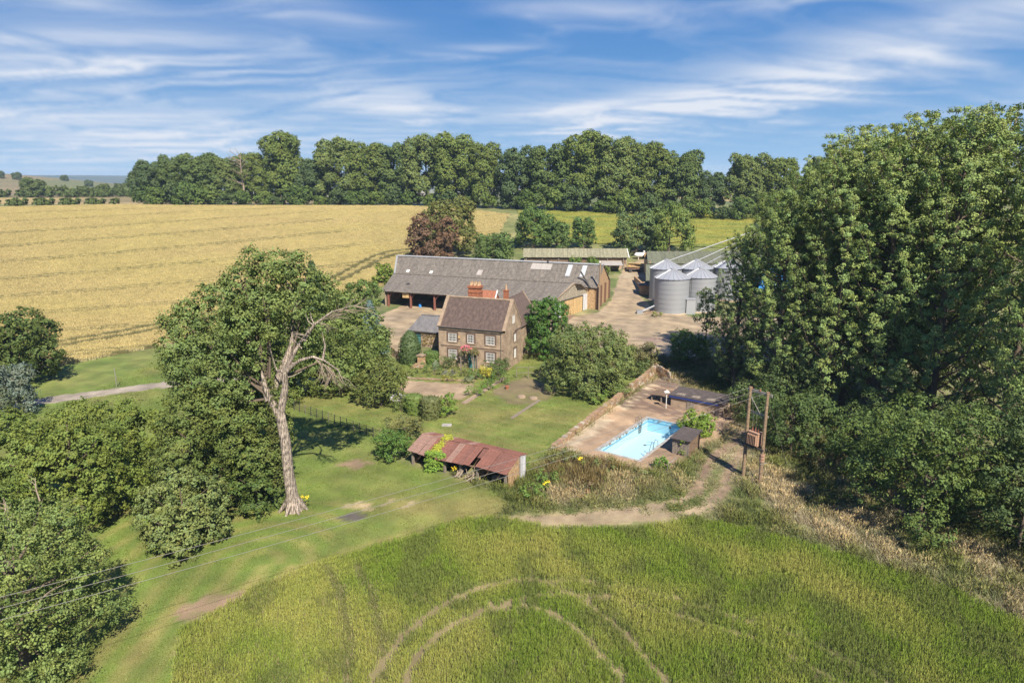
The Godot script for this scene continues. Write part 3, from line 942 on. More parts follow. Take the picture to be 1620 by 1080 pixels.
func build_farmhouse() -> void:
	var h := thing("farmhouse", "old brown stone farmhouse with white small paned windows and tall chimney", "house", V(-10.05, 0, 91.03), AX)
	var W := 9.85
	var D := 5.9
	var E := 5.7
	var R := 9.0
	# windows: centre x, centre y, w, h
	var front := [[2.1, 4.05, 1.26, 1.16], [4.8, 4.05, 0.95, 1.16], [7.65, 4.05, 1.26, 1.16], [2.1, 1.72, 1.26, 1.3], [7.65, 1.72, 1.26, 1.3]]
	var holes := []
	for q in front: holes.append([q[0] - q[2] * 0.5, q[1] - q[3] * 0.5, q[0] + q[2] * 0.5, q[1] + q[3] * 0.5])
	holes.append([4.4, 0.0, 5.35, 2.1])
	var s := Shape.new()
	panel_wall(s, L(0, 0, 0), Vector3.RIGHT, Vector3.BACK, W, E, 0.4, holes)
	put(h, "front_wall", s.done(), M["stone_wall"])
	var side := [[3.5, 1.75, 0.85, 1.25], [3.5, 3.95, 0.85, 1.05], [2.95, 6.55, 0.85, 1.05]]
	var gh := []
	for q in side: gh.append([q[0] - q[2] * 0.5, q[1] - q[3] * 0.5, q[0] + q[2] * 0.5, q[1] + q[3] * 0.5])
	s = Shape.new()
	panel_wall(s, L(W - 0.003, 0, 0.403), Vector3.FORWARD, Vector3.RIGHT, D - 0.406, E - 0.002, 0.4, [[gh[0][0] - 0.403, gh[0][1], gh[0][2] - 0.403, gh[0][3]], [gh[1][0] - 0.403, gh[1][1], gh[1][2] - 0.403, gh[1][3]]])
	# gable triangle with the attic window's hole: built as blocks of sloping courses
	var g0 := 2.95 - 0.425
	var g1 := 2.95 + 0.425
	for x in [[W - 0.403, W - 0.003], [0.003, 0.403]]:
		var slope := (R - E) / (D * 0.5)
		var tri := func(v0: float, v1: float, h0: Callable, h1: Callable):
			s.hexa([L(x[0], h0.call(v0), v0), L(x[1], h0.call(v0), v0), L(x[1], h0.call(v1), v1), L(x[0], h0.call(v1), v1), L(x[0], h1.call(v0), v0), L(x[1], h1.call(v0), v0), L(x[1], h1.call(v1), v1), L(x[0], h1.call(v1), v1)])
		var top := func(v: float) -> float: return E + 0.02 + slope * minf(v, D - v)
		var bot := func(_v: float) -> float: return E
		tri.call(0.0, g0, bot, top)
		tri.call(g1, D, bot, top)
		tri.call(g0, 2.95, func(_v): return 6.55 + 0.525, top)
		tri.call(2.95, g1, func(_v): return 6.55 + 0.525, top)
		tri.call(g0, g1, bot, func(_v): return 6.55 - 0.525)
	s.box(L(0.003, 0, D - 0.403), L(0.403, E - 0.002, 0.403))
	s.box(L(0.403, 0, D), L(W - 0.406, E - 0.002, D - 0.4))
	# the attic hole of the hidden gable stays boarded
	s.box(L(0.1, 6.0, g1), L(0.2, 7.1, g0))
	put(h, "gable_wall", s.done(), M["stone_wall"])
	# a brick band between the storeys, a dark strip painting the shadow under the eaves, quoins
	s = Shape.new()
	s.box(L(0.3, 2.78, 0), L(W - 0.3, 2.93, -0.035))
	put(h, "string_course", s.done(), M["surround"])
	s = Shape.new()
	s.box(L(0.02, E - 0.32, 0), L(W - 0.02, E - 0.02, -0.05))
	put(h, "eaves_shade_strip", s.done(), M["surround"])
	for k in 11:
		var b := 0.55 if k % 2 == 0 else 0.34
		var c := 0.34 if k % 2 == 0 else 0.55
		put(h, "quoin", Shape.new().box(L(W - b, k * 0.5 + 0.02, 0), L(W + 0.02, k * 0.5 + 0.46, -0.022)).box(L(W - 0.003, k * 0.5 + 0.02, c), L(W + 0.022, k * 0.5 + 0.46, -0.0)).done(), M["trim_stone"])
	for q in front: window(h, L(q[0], q[1], 0), q[2], q[3], Vector3.RIGHT, Vector3.BACK, 6 if q[2] > 1.0 else 4, 3)
	for q in side: window(h, L(W - 0.003, q[1], q[0]), q[2], q[3], Vector3.FORWARD, Vector3.RIGHT, 4, 3, q != side[2])
	var door := put(h, "door", Shape.new().box(L(4.4, 0, 0.12), L(5.35, 2.1, 0.05)).done(), M["teal"])
	put(door, "handle", Shape.new().box(L(5.2, 1.0, 0.05), L(5.25, 1.12, 0.0)).done(), M["dark_iron"])
	# roof slopes, in overlapping courses of tiles
	for f in [0, 1]:
		var r := Shape.new()
		var n := 26
		for k in n:
			var a := k / float(n)
			var b := (k + 1.25) / float(n)
			if b > 1.0: b = 1.0
			var va: float = lerpf(-0.28, D * 0.5, a) if f == 0 else lerpf(D + 0.28, D * 0.5, a)
			var vb: float = lerpf(-0.28, D * 0.5, b) if f == 0 else lerpf(D + 0.28, D * 0.5, b)
			var ha := lerpf(E - 0.22, R + 0.12, a) + 0.05
			var hb := lerpf(E - 0.22, R + 0.12, b) + 0.01
			r.slab(L(0.42, ha, va), L(W - 0.42, ha, va), L(W - 0.42, hb, vb), L(0.42, hb, vb), 0.04)
		put(h, "roof", r.done(), M["house_roof"])
	put(h, "ridge", Shape.new().tube([L(0.4, R + 0.15, D * 0.5), L(W - 0.4, R + 0.15, D * 0.5)], [0.13, 0.13], 8).done(), M["trim_stone"])
	# raised stone copings on both gables
	for x in [[-0.06, 0.4], [W - 0.4, W + 0.06]]:
		var c := Shape.new()
		for q in [[-0.34, D * 0.5], [D + 0.34, D * 0.5]]:
			var n := 9
			for k in n:
				var a := k / float(n)
				var b := (k + 0.97) / float(n)
				c.slab(L(x[0], lerpf(E - 0.1, R + 0.34, a), lerpf(q[0], q[1], a)), L(x[1], lerpf(E - 0.1, R + 0.34, a), lerpf(q[0], q[1], a)), L(x[1], lerpf(E - 0.1, R + 0.34, b), lerpf(q[0], q[1], b)), L(x[0], lerpf(E - 0.1, R + 0.34, b), lerpf(q[0], q[1], b)), 0.2)
		put(h, "coping", c.done(), M["trim_stone"])
	put(h, "gutter", Shape.new().tube([L(0.3, E - 0.22, -0.36), L(W - 0.3, E - 0.22, -0.36)], [0.065, 0.065], 6).done(), M["dark_iron"])
	put(h, "downpipe", Shape.new().tube([L(W - 0.62, E - 0.25, -0.3), L(W - 0.62, E - 0.5, -0.1), L(W - 0.62, 0.1, -0.1)], [0.045, 0.045, 0.045], 6).done(), M["grey_wood"])
	# big chimney
	var ch := put(h, "chimney", Shape.new().box(L(2.95, 7.2, 4.6), L(4.65, 9.75, 3.45)).box(L(2.88, 9.75, 4.67), L(4.72, 9.93, 3.38)).box(L(2.98, 9.93, 4.57), L(4.62, 10.4, 3.48)).box(L(2.85, 10.4, 4.7), L(4.75, 10.6, 3.35)).box(L(2.95, 10.6, 4.6), L(4.65, 10.72, 3.45)).done(), M["red_brick"])
	for k in 6:
		var c := L(3.25 + (k % 3) * 0.55, 10.72, 3.78 if k < 3 else 4.3)
		put(ch, "chimney_pot", Shape.new().tube([c, c + Vector3.UP * 0.1, c + Vector3.UP * 0.42, c + Vector3.UP * 0.5], [0.2, 0.15, 0.13, 0.17], 9).done(), M["pot"])
	# rear wing running back from the right end
	var wing := Shape.new()
	wing.box(L(4.8, 0, 13.5), L(9.7, 5.0, D + 0.003))
	for v in [[D + 0.2, D + 0.5], [13.15, 13.45]]:
		wing.hexa([L(4.8, 5.0, v[0]), L(9.7, 5.0, v[0]), L(9.7, 5.0, v[1]), L(4.8, 5.0, v[1]), L(7.24, 8.3, v[0]), L(7.26, 8.3, v[0]), L(7.26, 8.3, v[1]), L(7.24, 8.3, v[1])])
	put(h, "wing_wall", wing.done(), M["stone_wall"])
	put(h, "wing_roof", Shape.new().slab(L(9.95, 4.85, 3.4), L(9.95, 4.85, 13.7), L(7.25, 8.6, 13.7), L(7.25, 8.6, 3.4), 0.1).slab(L(4.55, 4.85, 3.4), L(4.55, 4.85, 13.7), L(7.25, 8.6, 13.7), L(7.25, 8.6, 3.4), 0.1).done(), M["house_roof"])
	put(h, "bargeboard", Shape.new().slab(L(10.0, 4.9, 13.7), L(10.0, 4.9, 13.9), L(7.25, 8.72, 13.9), L(7.25, 8.72, 13.7), 0.14).slab(L(4.5, 4.9, 13.7), L(4.5, 4.9, 13.9), L(7.25, 8.72, 13.9), L(7.25, 8.72, 13.7), 0.14).done(), M["trim_stone"])
	# red tiled rear range
	put(h, "rear_wall", Shape.new().box(L(0.5, 0, 13.0), L(4.5, 5.2, 7.0)).hexa([L(0.5, 5.2, 7.0), L(4.5, 5.2, 7.0), L(4.5, 5.2, 13.0), L(0.5, 5.2, 13.0), L(0.5, 8.9, 9.99), L(4.5, 8.9, 9.99), L(4.5, 8.9, 10.01), L(0.5, 8.9, 10.01)]).done(), M["red_brick"])
	put(h, "rear_roof", Shape.new().slab(L(0.4, 5.0, 6.8), L(4.6, 5.0, 6.8), L(4.6, 9.1, 10), L(0.4, 9.1, 10), 0.09).slab(L(0.4, 5.0, 13.2), L(4.6, 5.0, 13.2), L(4.6, 9.1, 10), L(0.4, 9.1, 10), 0.09).done(), M["red_roof"])
	put(h, "verge", Shape.new().slab(L(4.6, 5.1, 6.75), L(4.78, 5.1, 6.75), L(4.78, 9.2, 10), L(4.6, 9.2, 10), 0.12).done(), M["white"])
	var c2 := put(h, "small_chimney", Shape.new().box(L(6.95, 8.0, 7.2), L(7.55, 9.7, 6.6)).box(L(6.88, 9.7, 7.27), L(7.62, 9.85, 6.53)).done(), M["red_brick"])
	put(c2, "chimney_pot", Shape.new().tube([L(7.25, 9.85, 6.9), L(7.25, 10.5, 6.9), L(7.25, 10.6, 6.9)], [0.16, 0.13, 0.17], 9).done(), M["pot"])
	# alarm box
	put(h, "alarm_box", Shape.new().box(L(3.0, 4.0, 0), L(3.25, 4.35, -0.12)).done(), M["orange_door"])
	# the porch frame that carries the roses
	var po := thing("rose_pergola", "timber pergola over the farmhouse door", "pergola", V(-10.05, 0, 91.03), AX)
	for q in [[4.0, -1.5], [5.8, -1.5], [4.0, -0.25], [5.8, -0.25]]:
		put(po, "post", Shape.new().box(L(q[0] - 0.06, 0, q[1] + 0.06), L(q[0] + 0.06, 2.45, q[1] - 0.06)).done(), M["grey_wood"])
	for x in [4.0, 5.8]:
		put(po, "beam", Shape.new().box(L(x - 0.05, 2.45, -0.1), L(x + 0.05, 2.58, -1.7)).done(), M["grey_wood"])
	for k in 5:
		put(po, "rafter", Shape.new().box(L(3.8, 2.58, -0.25 - k * 0.3 + 0.04), L(6.0, 2.68, -0.25 - k * 0.3 - 0.04)).done(), M["grey_wood"])

func build_outhouse() -> void:
	# lies against the house's left side
	var o := thing("outhouse", "low stone outhouse with slate roof left of the farmhouse", "outbuilding", V(-10.05, 0, 91.03), AX)
	var s := Shape.new()
	panel_wall(s, L(-9.1, 0, 8.4), Vector3.RIGHT, Vector3.BACK, 6.4, 2.6, 0.35, [[0.7, 0.0, 1.8, 2.1]])
	s.box(L(-9.1, 0, 12.8), L(-8.75, 2.6, 8.754))
	s.box(L(-8.747, 0, 12.8), L(-2.7, 2.6, 12.45))
	s.box(L(-3.05, 0, 12.447), L(-2.7, 2.6, 8.754))
	put(o, "wall", s.done(), M["stone_wall"])
	put(o, "door", Shape.new().box(L(-8.4, 0, 8.55), L(-7.3, 2.1, 8.5)).done(), M["teal"])
	put(o, "roof", Shape.new().slab(L(-9.4, 2.5, 8.0), L(-2.4, 2.5, 8.0), L(-2.4, 4.5, 10.6), L(-8.3, 4.5, 10.6), 0.09).slab(L(-9.4, 2.5, 13.2), L(-2.4, 2.5, 13.2), L(-2.4, 4.5, 10.6), L(-8.3, 4.5, 10.6), 0.09).tri(L(-9.4, 2.5, 8.0), L(-9.4, 2.5, 13.2), L(-8.3, 4.5, 10.6)).done(), M["slate"])
	put(o, "gable_wall", Shape.new().hexa([L(-2.75, 2.6, 8.4), L(-2.7, 2.6, 8.4), L(-2.7, 2.6, 12.8), L(-2.75, 2.6, 12.8), L(-2.75, 4.4, 10.55), L(-2.7, 4.4, 10.55), L(-2.7, 4.4, 10.65), L(-2.75, 4.4, 10.65)]).done(), M["stone_wall"])
	put(o, "roof_ridge", Shape.new().tube([L(-8.3, 4.54, 10.6), L(-2.35, 4.54, 10.6)], [0.1, 0.1], 7).done(), M["slate"])
	put(o, "gutter", Shape.new().tube([L(-9.4, 2.42, 7.92), L(-2.4, 2.42, 7.92)], [0.05, 0.05], 6).done(), M["dark_iron"])

func build_barns() -> void:
	var O := V(9.2, 0, 117.7)
	# front range, open on the house side
	var b := thing("open_barn", "low open fronted barn with grey sheet roof and orange doors", "barn", O, AX)
	var mats := ["asbestos0", "asbestos1", "asbestos2"]
	sheets(b, "roof_sheet", L(-38.4, 3.45, 2.4), L(-2.9, 3.45, 2.4), L(-0.95, 5.85, 10), L(-40, 5.85, 10), 37, 2, mats)
	sheets(b, "back_roof_sheet", L(-41, 4.15, 14.6), L(0.2, 4.15, 14.6), L(0.2, 5.85, 10), L(-40, 5.85, 10), 38, 1, mats)
	for k in 37:
		put(b, "ridge_tile", Shape.new().tube([L(-40 + k * 1.06, 5.89, 10), L(-40 + k * 1.06 + 0.99, 5.89, 10)], [0.12, 0.12], 6).done(), M["asbestos1"])
	put(b, "roof_hole_cover", Shape.new().slab(L(-34.6, 4.75, 5.2), L(-33.9, 4.9, 5.2), L(-33.6, 4.98, 5.9), L(-34.3, 4.84, 5.9), 0.03).done(), M["felt"])
	# posts along the open front
	for u in [-37.2, -32.2, -27.0, -21.8, -16.6]:
		var p := put(b, "post", Shape.new().box(L(u - 0.16, 0, 3.25), L(u + 0.16, 3.55, 2.93)).done(), M["red_post"])
		put(p, "brace", Shape.new().hexa([L(u + 0.16, 2.3, 3.2), L(u + 0.26, 2.3, 3.2), L(u + 0.26, 2.3, 3.0), L(u + 0.16, 2.3, 3.0), L(u + 1.0, 3.45, 3.2), L(u + 1.15, 3.45, 3.2), L(u + 1.15, 3.45, 3.0), L(u + 1.0, 3.45, 3.0)]).done(), M["red_post"])
	put(b, "eaves_beam", Shape.new().box(L(-38.2, 3.2, 3.24), L(-3.2, 3.42, 2.94)).done(), M["timber"])
	put(b, "front_wall", Shape.new().box(L(-13.0, 0, 3.24), L(-3.3, 3.2, 2.96)).done(), M["stone_wall"])
	put(b, "inner_wall", Shape.new().box(L(-39.5, 0, 14.5), L(-0.3, 4.0, 14.2)).done(), M["timber"])
	put(b, "end_wall", Shape.new().hexa([L(-38.0, 0, 3.0), L(-37.7, 0, 3.0), L(-39.2, 0, 14.2), L(-39.5, 0, 14.2), L(-38.0, 3.4, 3.0), L(-37.7, 3.4, 3.0), L(-39.2, 4.0, 14.2), L(-39.5, 4.0, 14.2)]).done(), M["stone_wall"])
	put(b, "notice_board", Shape.new().box(L(-33.9, 2.3, 2.95), L(-32.5, 3.3, 2.85)).done(), M["orange_door"])
	put(b, "floor", Shape.new().box(L(-38, 0.0, 14.2), L(-0.36, 0.06, 3.25)).done(), M["timber"])
	# the gable front stands askew to the range
	var before := b.get_child_count()
	# gable front facing the yard: sheeted gable, orange sliding doors, white boards
	put(b, "gable_sheeting", Shape.new().hexa([L(-0.2, 3.1, 3.2), L(0.05, 3.1, 3.2), L(0.05, 3.1, 16.6), L(-0.2, 3.1, 16.6), L(-0.2, 3.45, 3.2), L(0.05, 3.45, 3.2), L(0.05, 3.45, 16.6), L(-0.2, 3.45, 16.6)]).hexa([L(-0.2, 3.45, 3.2), L(0.05, 3.45, 3.2), L(0.05, 3.45, 16.6), L(-0.2, 3.45, 16.6), L(-0.2, 6.0, 9.95), L(0.05, 6.0, 9.95), L(0.05, 6.0, 10.05), L(-0.2, 6.0, 10.05)]).done(), M["gable_sheet"])
	for q in [[5.7, 9.9, 0.10], [9.95, 13.2, 0.16]]:
		var dr := put(b, "sliding_door", Shape.new().box(L(0.06, 0.08, q[1]), L(0.06 + q[2], 3.1, q[0])).done(), M["orange_door"])
		put(dr, "door_rail", Shape.new().box(L(0.06, 3.12, q[1] + 0.2), L(0.3, 3.24, q[0] - 0.2)).done(), M["dark_iron"])
	put(b, "white_door", Shape.new().box(L(-0.1, 0.05, 16.3), L(0.14, 3.35, 13.5)).done(), M["white_board"])
	put(b, "dark_jamb", Shape.new().box(L(-0.1, 0, 13.48), L(0.2, 3.2, 13.25)).done(), M["dark_iron"])
	for k in 4:
		for j in 2:
			put(b, "boarding", Shape.new().box(L(-0.1, 0.1 + k * 0.75, 4.4 + j * 1.2), L(0.1, 0.1 + k * 0.75 + 0.7, 3.3 + j * 1.2)).done(), M["white_board"])
	put(b, "infill_wall", Shape.new().box(L(-0.3, 0, 16.6), L(-0.12, 3.09, 3.26)).done(), M["timber"])
	put(b, "barge", Shape.new().slab(L(0.0, 3.42, 2.5), L(0.28, 3.42, 2.5), L(0.28, 5.98, 10), L(0.0, 5.98, 10), 0.1).slab(L(0.0, 3.42, 17.0), L(0.28, 3.42, 17.0), L(0.28, 6.02, 10.02), L(0.0, 6.02, 10.02), 0.1).done(), M["trim_stone"])
	put(b, "porch_roof", Shape.new().slab(L(-3.0, 3.45, 16.9), L(0.0, 3.45, 16.9), L(0.0, 5.9, 10.1), L(-3.0, 5.9, 10.1), 0.06).done(), M["asbestos1"])
	for k in range(before, b.get_child_count()):
		(b.get_child(k) as Node3D).transform = Transform3D(Basis.IDENTITY, Vector3(-3.0, 0, -3.0)) * Transform3D(Basis(Vector3.UP, -0.264), Vector3.ZERO) * Transform3D(Basis.IDENTITY, Vector3(0, 0, 3.0))
	# main range behind it
	var m := thing("long_barn", "long barn with steep grey sheet roof and skylights", "barn", O, AX)
	sheets(m, "roof_sheet", L(-42.2, 4.5, 14.4), L(2.3, 4.5, 14.4), L(2.3, 8.4, 19.6), L(-44.3, 8.4, 19.6), 44, 3, mats)
	sheets(m, "back_roof_sheet", L(-46.5, 4.5, 25.8), L(2.3, 4.5, 25.8), L(2.3, 8.4, 19.6), L(-44.3, 8.4, 19.6), 22, 1, mats)
	for k in 22:
		put(m, "ridge_cap", Shape.new().slab(L(-44.4 + k * 2.12, 8.40, 19.25), L(-44.4 + k * 2.12 + 2.08, 8.40, 19.25), L(-44.4 + k * 2.12 + 2.08, 8.62, 19.62), L(-44.4 + k * 2.12, 8.62, 19.62), 0.04).slab(L(-44.4 + k * 2.12, 8.40, 19.99), L(-44.4 + k * 2.12 + 2.08, 8.40, 19.99), L(-44.4 + k * 2.12 + 2.08, 8.62, 19.62), L(-44.4 + k * 2.12, 8.62, 19.62), 0.04).done(), M["ridge_cap"])
	put(m, "verge", Shape.new().slab(L(-42.6, 4.6, 14.3), L(-42.2, 4.6, 14.3), L(-44.3, 8.55, 19.6), L(-44.7, 8.55, 19.6), 0.08).done(), M["ridge_cap"])
	var lay := func(u: float, v0: float, v1: float, w: float, id: String, called: String):
		var f := func(v: float) -> float: return 4.5 + (v - 14.4) / 5.2 * 3.9 + 0.09
		put(m, called, Shape.new().slab(L(u, f.call(v0), v0), L(u + w, f.call(v0), v0), L(u + w, f.call(v1), v1), L(u, f.call(v1), v1), 0.05).done(), M[id])
	for q in [[-40.2, 15.6, 16.2, 0.7], [-34.6, 15.6, 16.2, 0.7]]: lay.call(q[0], q[1], q[2], q[3], "white", "skylight")
	lay.call(-23.8, 15.8, 17.0, 1.1, "old_sheet", "patch_sheet")
	for k in 4: lay.call(-12.6 + k * 1.1, 17.8, 19.2, 1.06, "old_sheet", "patch_sheet")
	for u in [-4.9, -1.9]: lay.call(u, 16.6, 19.2, 0.95, "skylight", "skylight")
	put(m, "gable_wall", Shape.new().box(L(1.7, 0, 25.3), L(2.1, 4.5, 14.9)).hexa([L(1.7, 4.5, 14.9), L(2.1, 4.5, 14.9), L(2.1, 4.5, 25.3), L(1.7, 4.5, 25.3), L(1.7, 8.3, 19.55), L(2.1, 8.3, 19.55), L(2.1, 8.3, 19.65), L(1.7, 8.3, 19.65)]).done(), M["ochre_brick"])
	for v in [14.85, 18.0, 21.5, 25.2]:
		put(m, "buttress", Shape.new().box(L(2.1, 0, v + 0.2), L(2.42, 4.6, v - 0.2)).done(), M["rusty_iron"])
	put(m, "barn_wall", Shape.new().box(L(-45.5, 0, 25.6), L(1.69, 4.4, 25.3)).box(L(-42.0, 0, 14.98), L(1.69, 4.3, 14.7)).done(), M["ochre_brick"])
	put(m, "gable_wall", Shape.new().hexa([L(-42.3, 0, 14.98), L(-42.0, 0, 14.98), L(-45.5, 0, 25.3), L(-45.8, 0, 25.3), L(-42.3, 4.4, 14.98), L(-42.0, 4.4, 14.98), L(-45.5, 4.4, 25.3), L(-45.8, 4.4, 25.3)]).hexa([L(-42.3, 4.4, 14.98), L(-42.0, 4.4, 14.98), L(-45.5, 4.4, 25.3), L(-45.8, 4.4, 25.3), L(-44.3, 8.3, 19.55), L(-44.0, 8.3, 19.55), L(-44.0, 8.3, 19.6), L(-44.3, 8.3, 19.6)]).done(), M["ochre_brick"])
	put(m, "flue", Shape.new().tube([L(-0.6, 6.2, 15.6), L(-1.3, 7.4, 15.4)], [0.16, 0.16], 8).tube([L(-0.6, 6.2, 15.6), L(1.0, 4.5, 14.2)], [0.15, 0.15], 8).done(), M["dark_iron"])
	put(m, "vent_pipe", Shape.new().tube([L(-9.3, 8.4, 19.4), L(-9.3, 9.0, 19.4)], [0.2, 0.2], 8).done(), M["dark_iron"])
	var pole := thing("yard_pole", "tall timber pole at the corner of the long barn", "pole", O, AX)
	put(pole, "shaft", Shape.new().tube([L(2.8, 0, 14.2), L(2.8, 9.6, 14.2)], [0.2, 0.15], 8).done(), M["pole_wood"])
	put(pole, "lamp_head", Shape.new().turned(L(2.8, 9.6, 14.0), Vector3(0.3, 0.25, 0.5), 0.3).done(), M["white"])

func build_green_sheds() -> void:
	var g0 := T(16, 168)
	var s := thing("long_green_shed", "long low shed with pale green sheet roof behind the long barn", "shed", V(3.0, g0, 167), -0.03)
	var mats := ["green_sheet0", "green_sheet1", "green_sheet2"]
	sheets(s, "roof_sheet", L(-0.3, 2.7, -0.5), L(25.4, 2.7, -0.5), L(25.4, 4.4, 4.2), L(-0.3, 4.4, 4.2), 26, 1, mats)
	sheets(s, "back_roof_sheet", L(-0.3, 2.7, 8.9), L(25.4, 2.7, 8.9), L(25.4, 4.4, 4.2), L(-0.3, 4.4, 4.2), 13, 1, mats)
	put(s, "wall", Shape.new().box(L(0, -1, 8.4), L(25, 1.2, 8.1)).box(L(0, 1.2, 8.4), L(25, 2.7, 8.1)).box(L(0, -1, 8.1), L(0.3, 2.7, 0)).box(L(24.7, -1, 8.1), L(25, 2.7, 0)).hexa([L(24.7, 2.7, 0), L(25, 2.7, 0), L(25, 2.7, 8.4), L(24.7, 2.7, 8.4), L(24.7, 4.3, 4.15), L(25, 4.3, 4.15), L(25, 4.3, 4.25), L(24.7, 4.3, 4.25)]).done(), M["stone_wall"])
	put(s, "front_wall", Shape.new().box(L(0.3, -1, 0.3), L(24.7, 1.1, 0)).done(), M["stone_wall"])
	put(s, "front_boards", Shape.new().box(L(0.3, 1.1, 0.25), L(24.7, 2.68, 0.1)).done(), M["timber"])
	for k in 7: put(s, "post", Shape.new().box(L(0.4 + k * 3.95, 0, -0.01), L(0.6 + k * 3.95, 2.7, -0.2)).done(), M["grey_wood"])
	put(s, "barge", Shape.new().slab(L(25.4, 2.72, -0.5), L(25.6, 2.72, -0.5), L(25.6, 4.46, 4.2), L(25.4, 4.46, 4.2), 0.12).slab(L(25.4, 2.72, 8.9), L(25.6, 2.72, 8.9), L(25.6, 4.46, 4.2), L(25.4, 4.46, 4.2), 0.12).done(), M["white"])
	# lean-to at its yard end
	var l := thing("lean_to", "small grey roofed lean-to against the end of the long green shed", "lean-to", V(20.5, T(22, 163), 162.6), -0.03)
	put(l, "roof", Shape.new().slab(L(0, 1.9, 0), L(6.0, 1.9, 0), L(6.0, 2.5, 3.9), L(0, 2.5, 3.9), 0.08).done(), M["old_sheet"])
	for q in [[0.2, 0.2], [2.9, 0.2], [5.8, 0.2]]: put(l, "post", Shape.new().box(L(q[0] - 0.08, -0.3, q[1] + 0.08), L(q[0] + 0.08, 1.92, q[1] - 0.08)).done(), M["grey_wood"])
	put(l, "back_wall", Shape.new().box(L(0, -0.3, 3.85), L(6.0, 2.3, 3.65)).done(), M["stone_wall"])
	# two tier shed behind the silos
	var t := thing("grain_shed", "wide grain shed with mossy green two step roof behind the silos", "shed", V(27.2, 1.0, 146.0), -0.02)
	var ms := ["moss_sheet0", "moss_sheet1", "moss_sheet2"]
	sheets(t, "roof_sheet", L(1.6, 2.5, -0.2), L(26, 2.5, -0.2), L(28, 5.0, 10), L(3.2, 5.0, 10), 22, 1, ms)
	sheets(t, "upper_roof_sheet", L(3.6, 5.2, 9.6), L(27.4, 5.2, 9.6), L(28, 7.2, 17.5), L(4.6, 7.2, 17.5), 22, 1, ms)
	put(t, "wall", Shape.new().box(L(0.6, -1, 9.6), L(1.0, 2.3, 0.4)).box(L(1.0, -1, 0.7), L(12, 2.3, 0.4)).box(L(4.0, -1, 17), L(27, 6.9, 16.7)).box(L(4.0, 0, 16.7), L(4.3, 5.6, 9.9)).done(), M["ochre_brick"])
	put(t, "clerestory", Shape.new().box(L(3.5, 4.6, 10.1), L(27, 5.2, 9.9)).done(), M["timber"])
	put(t, "back_roof", Shape.new().slab(L(4.6, 5.0, 24), L(28, 5.0, 24), L(28, 7.2, 17.5), L(4.6, 7.2, 17.5), 0.06).done(), M["moss_sheet1"])
	var lo := thing("brick_store", "small dark flat roofed brick store beside the silos", "store", V(27.4, 0.6, 143.2), -0.02)
	put(lo, "wall", Shape.new().box(L(0, -1.2, 3.0), L(4.5, 2.4, 0.2)).done(), M["ochre_brick"])
	put(lo, "roof", Shape.new().box(L(-0.5, 2.4, 3.2), L(4.7, 2.55, -0.1)).done(), M["felt"])

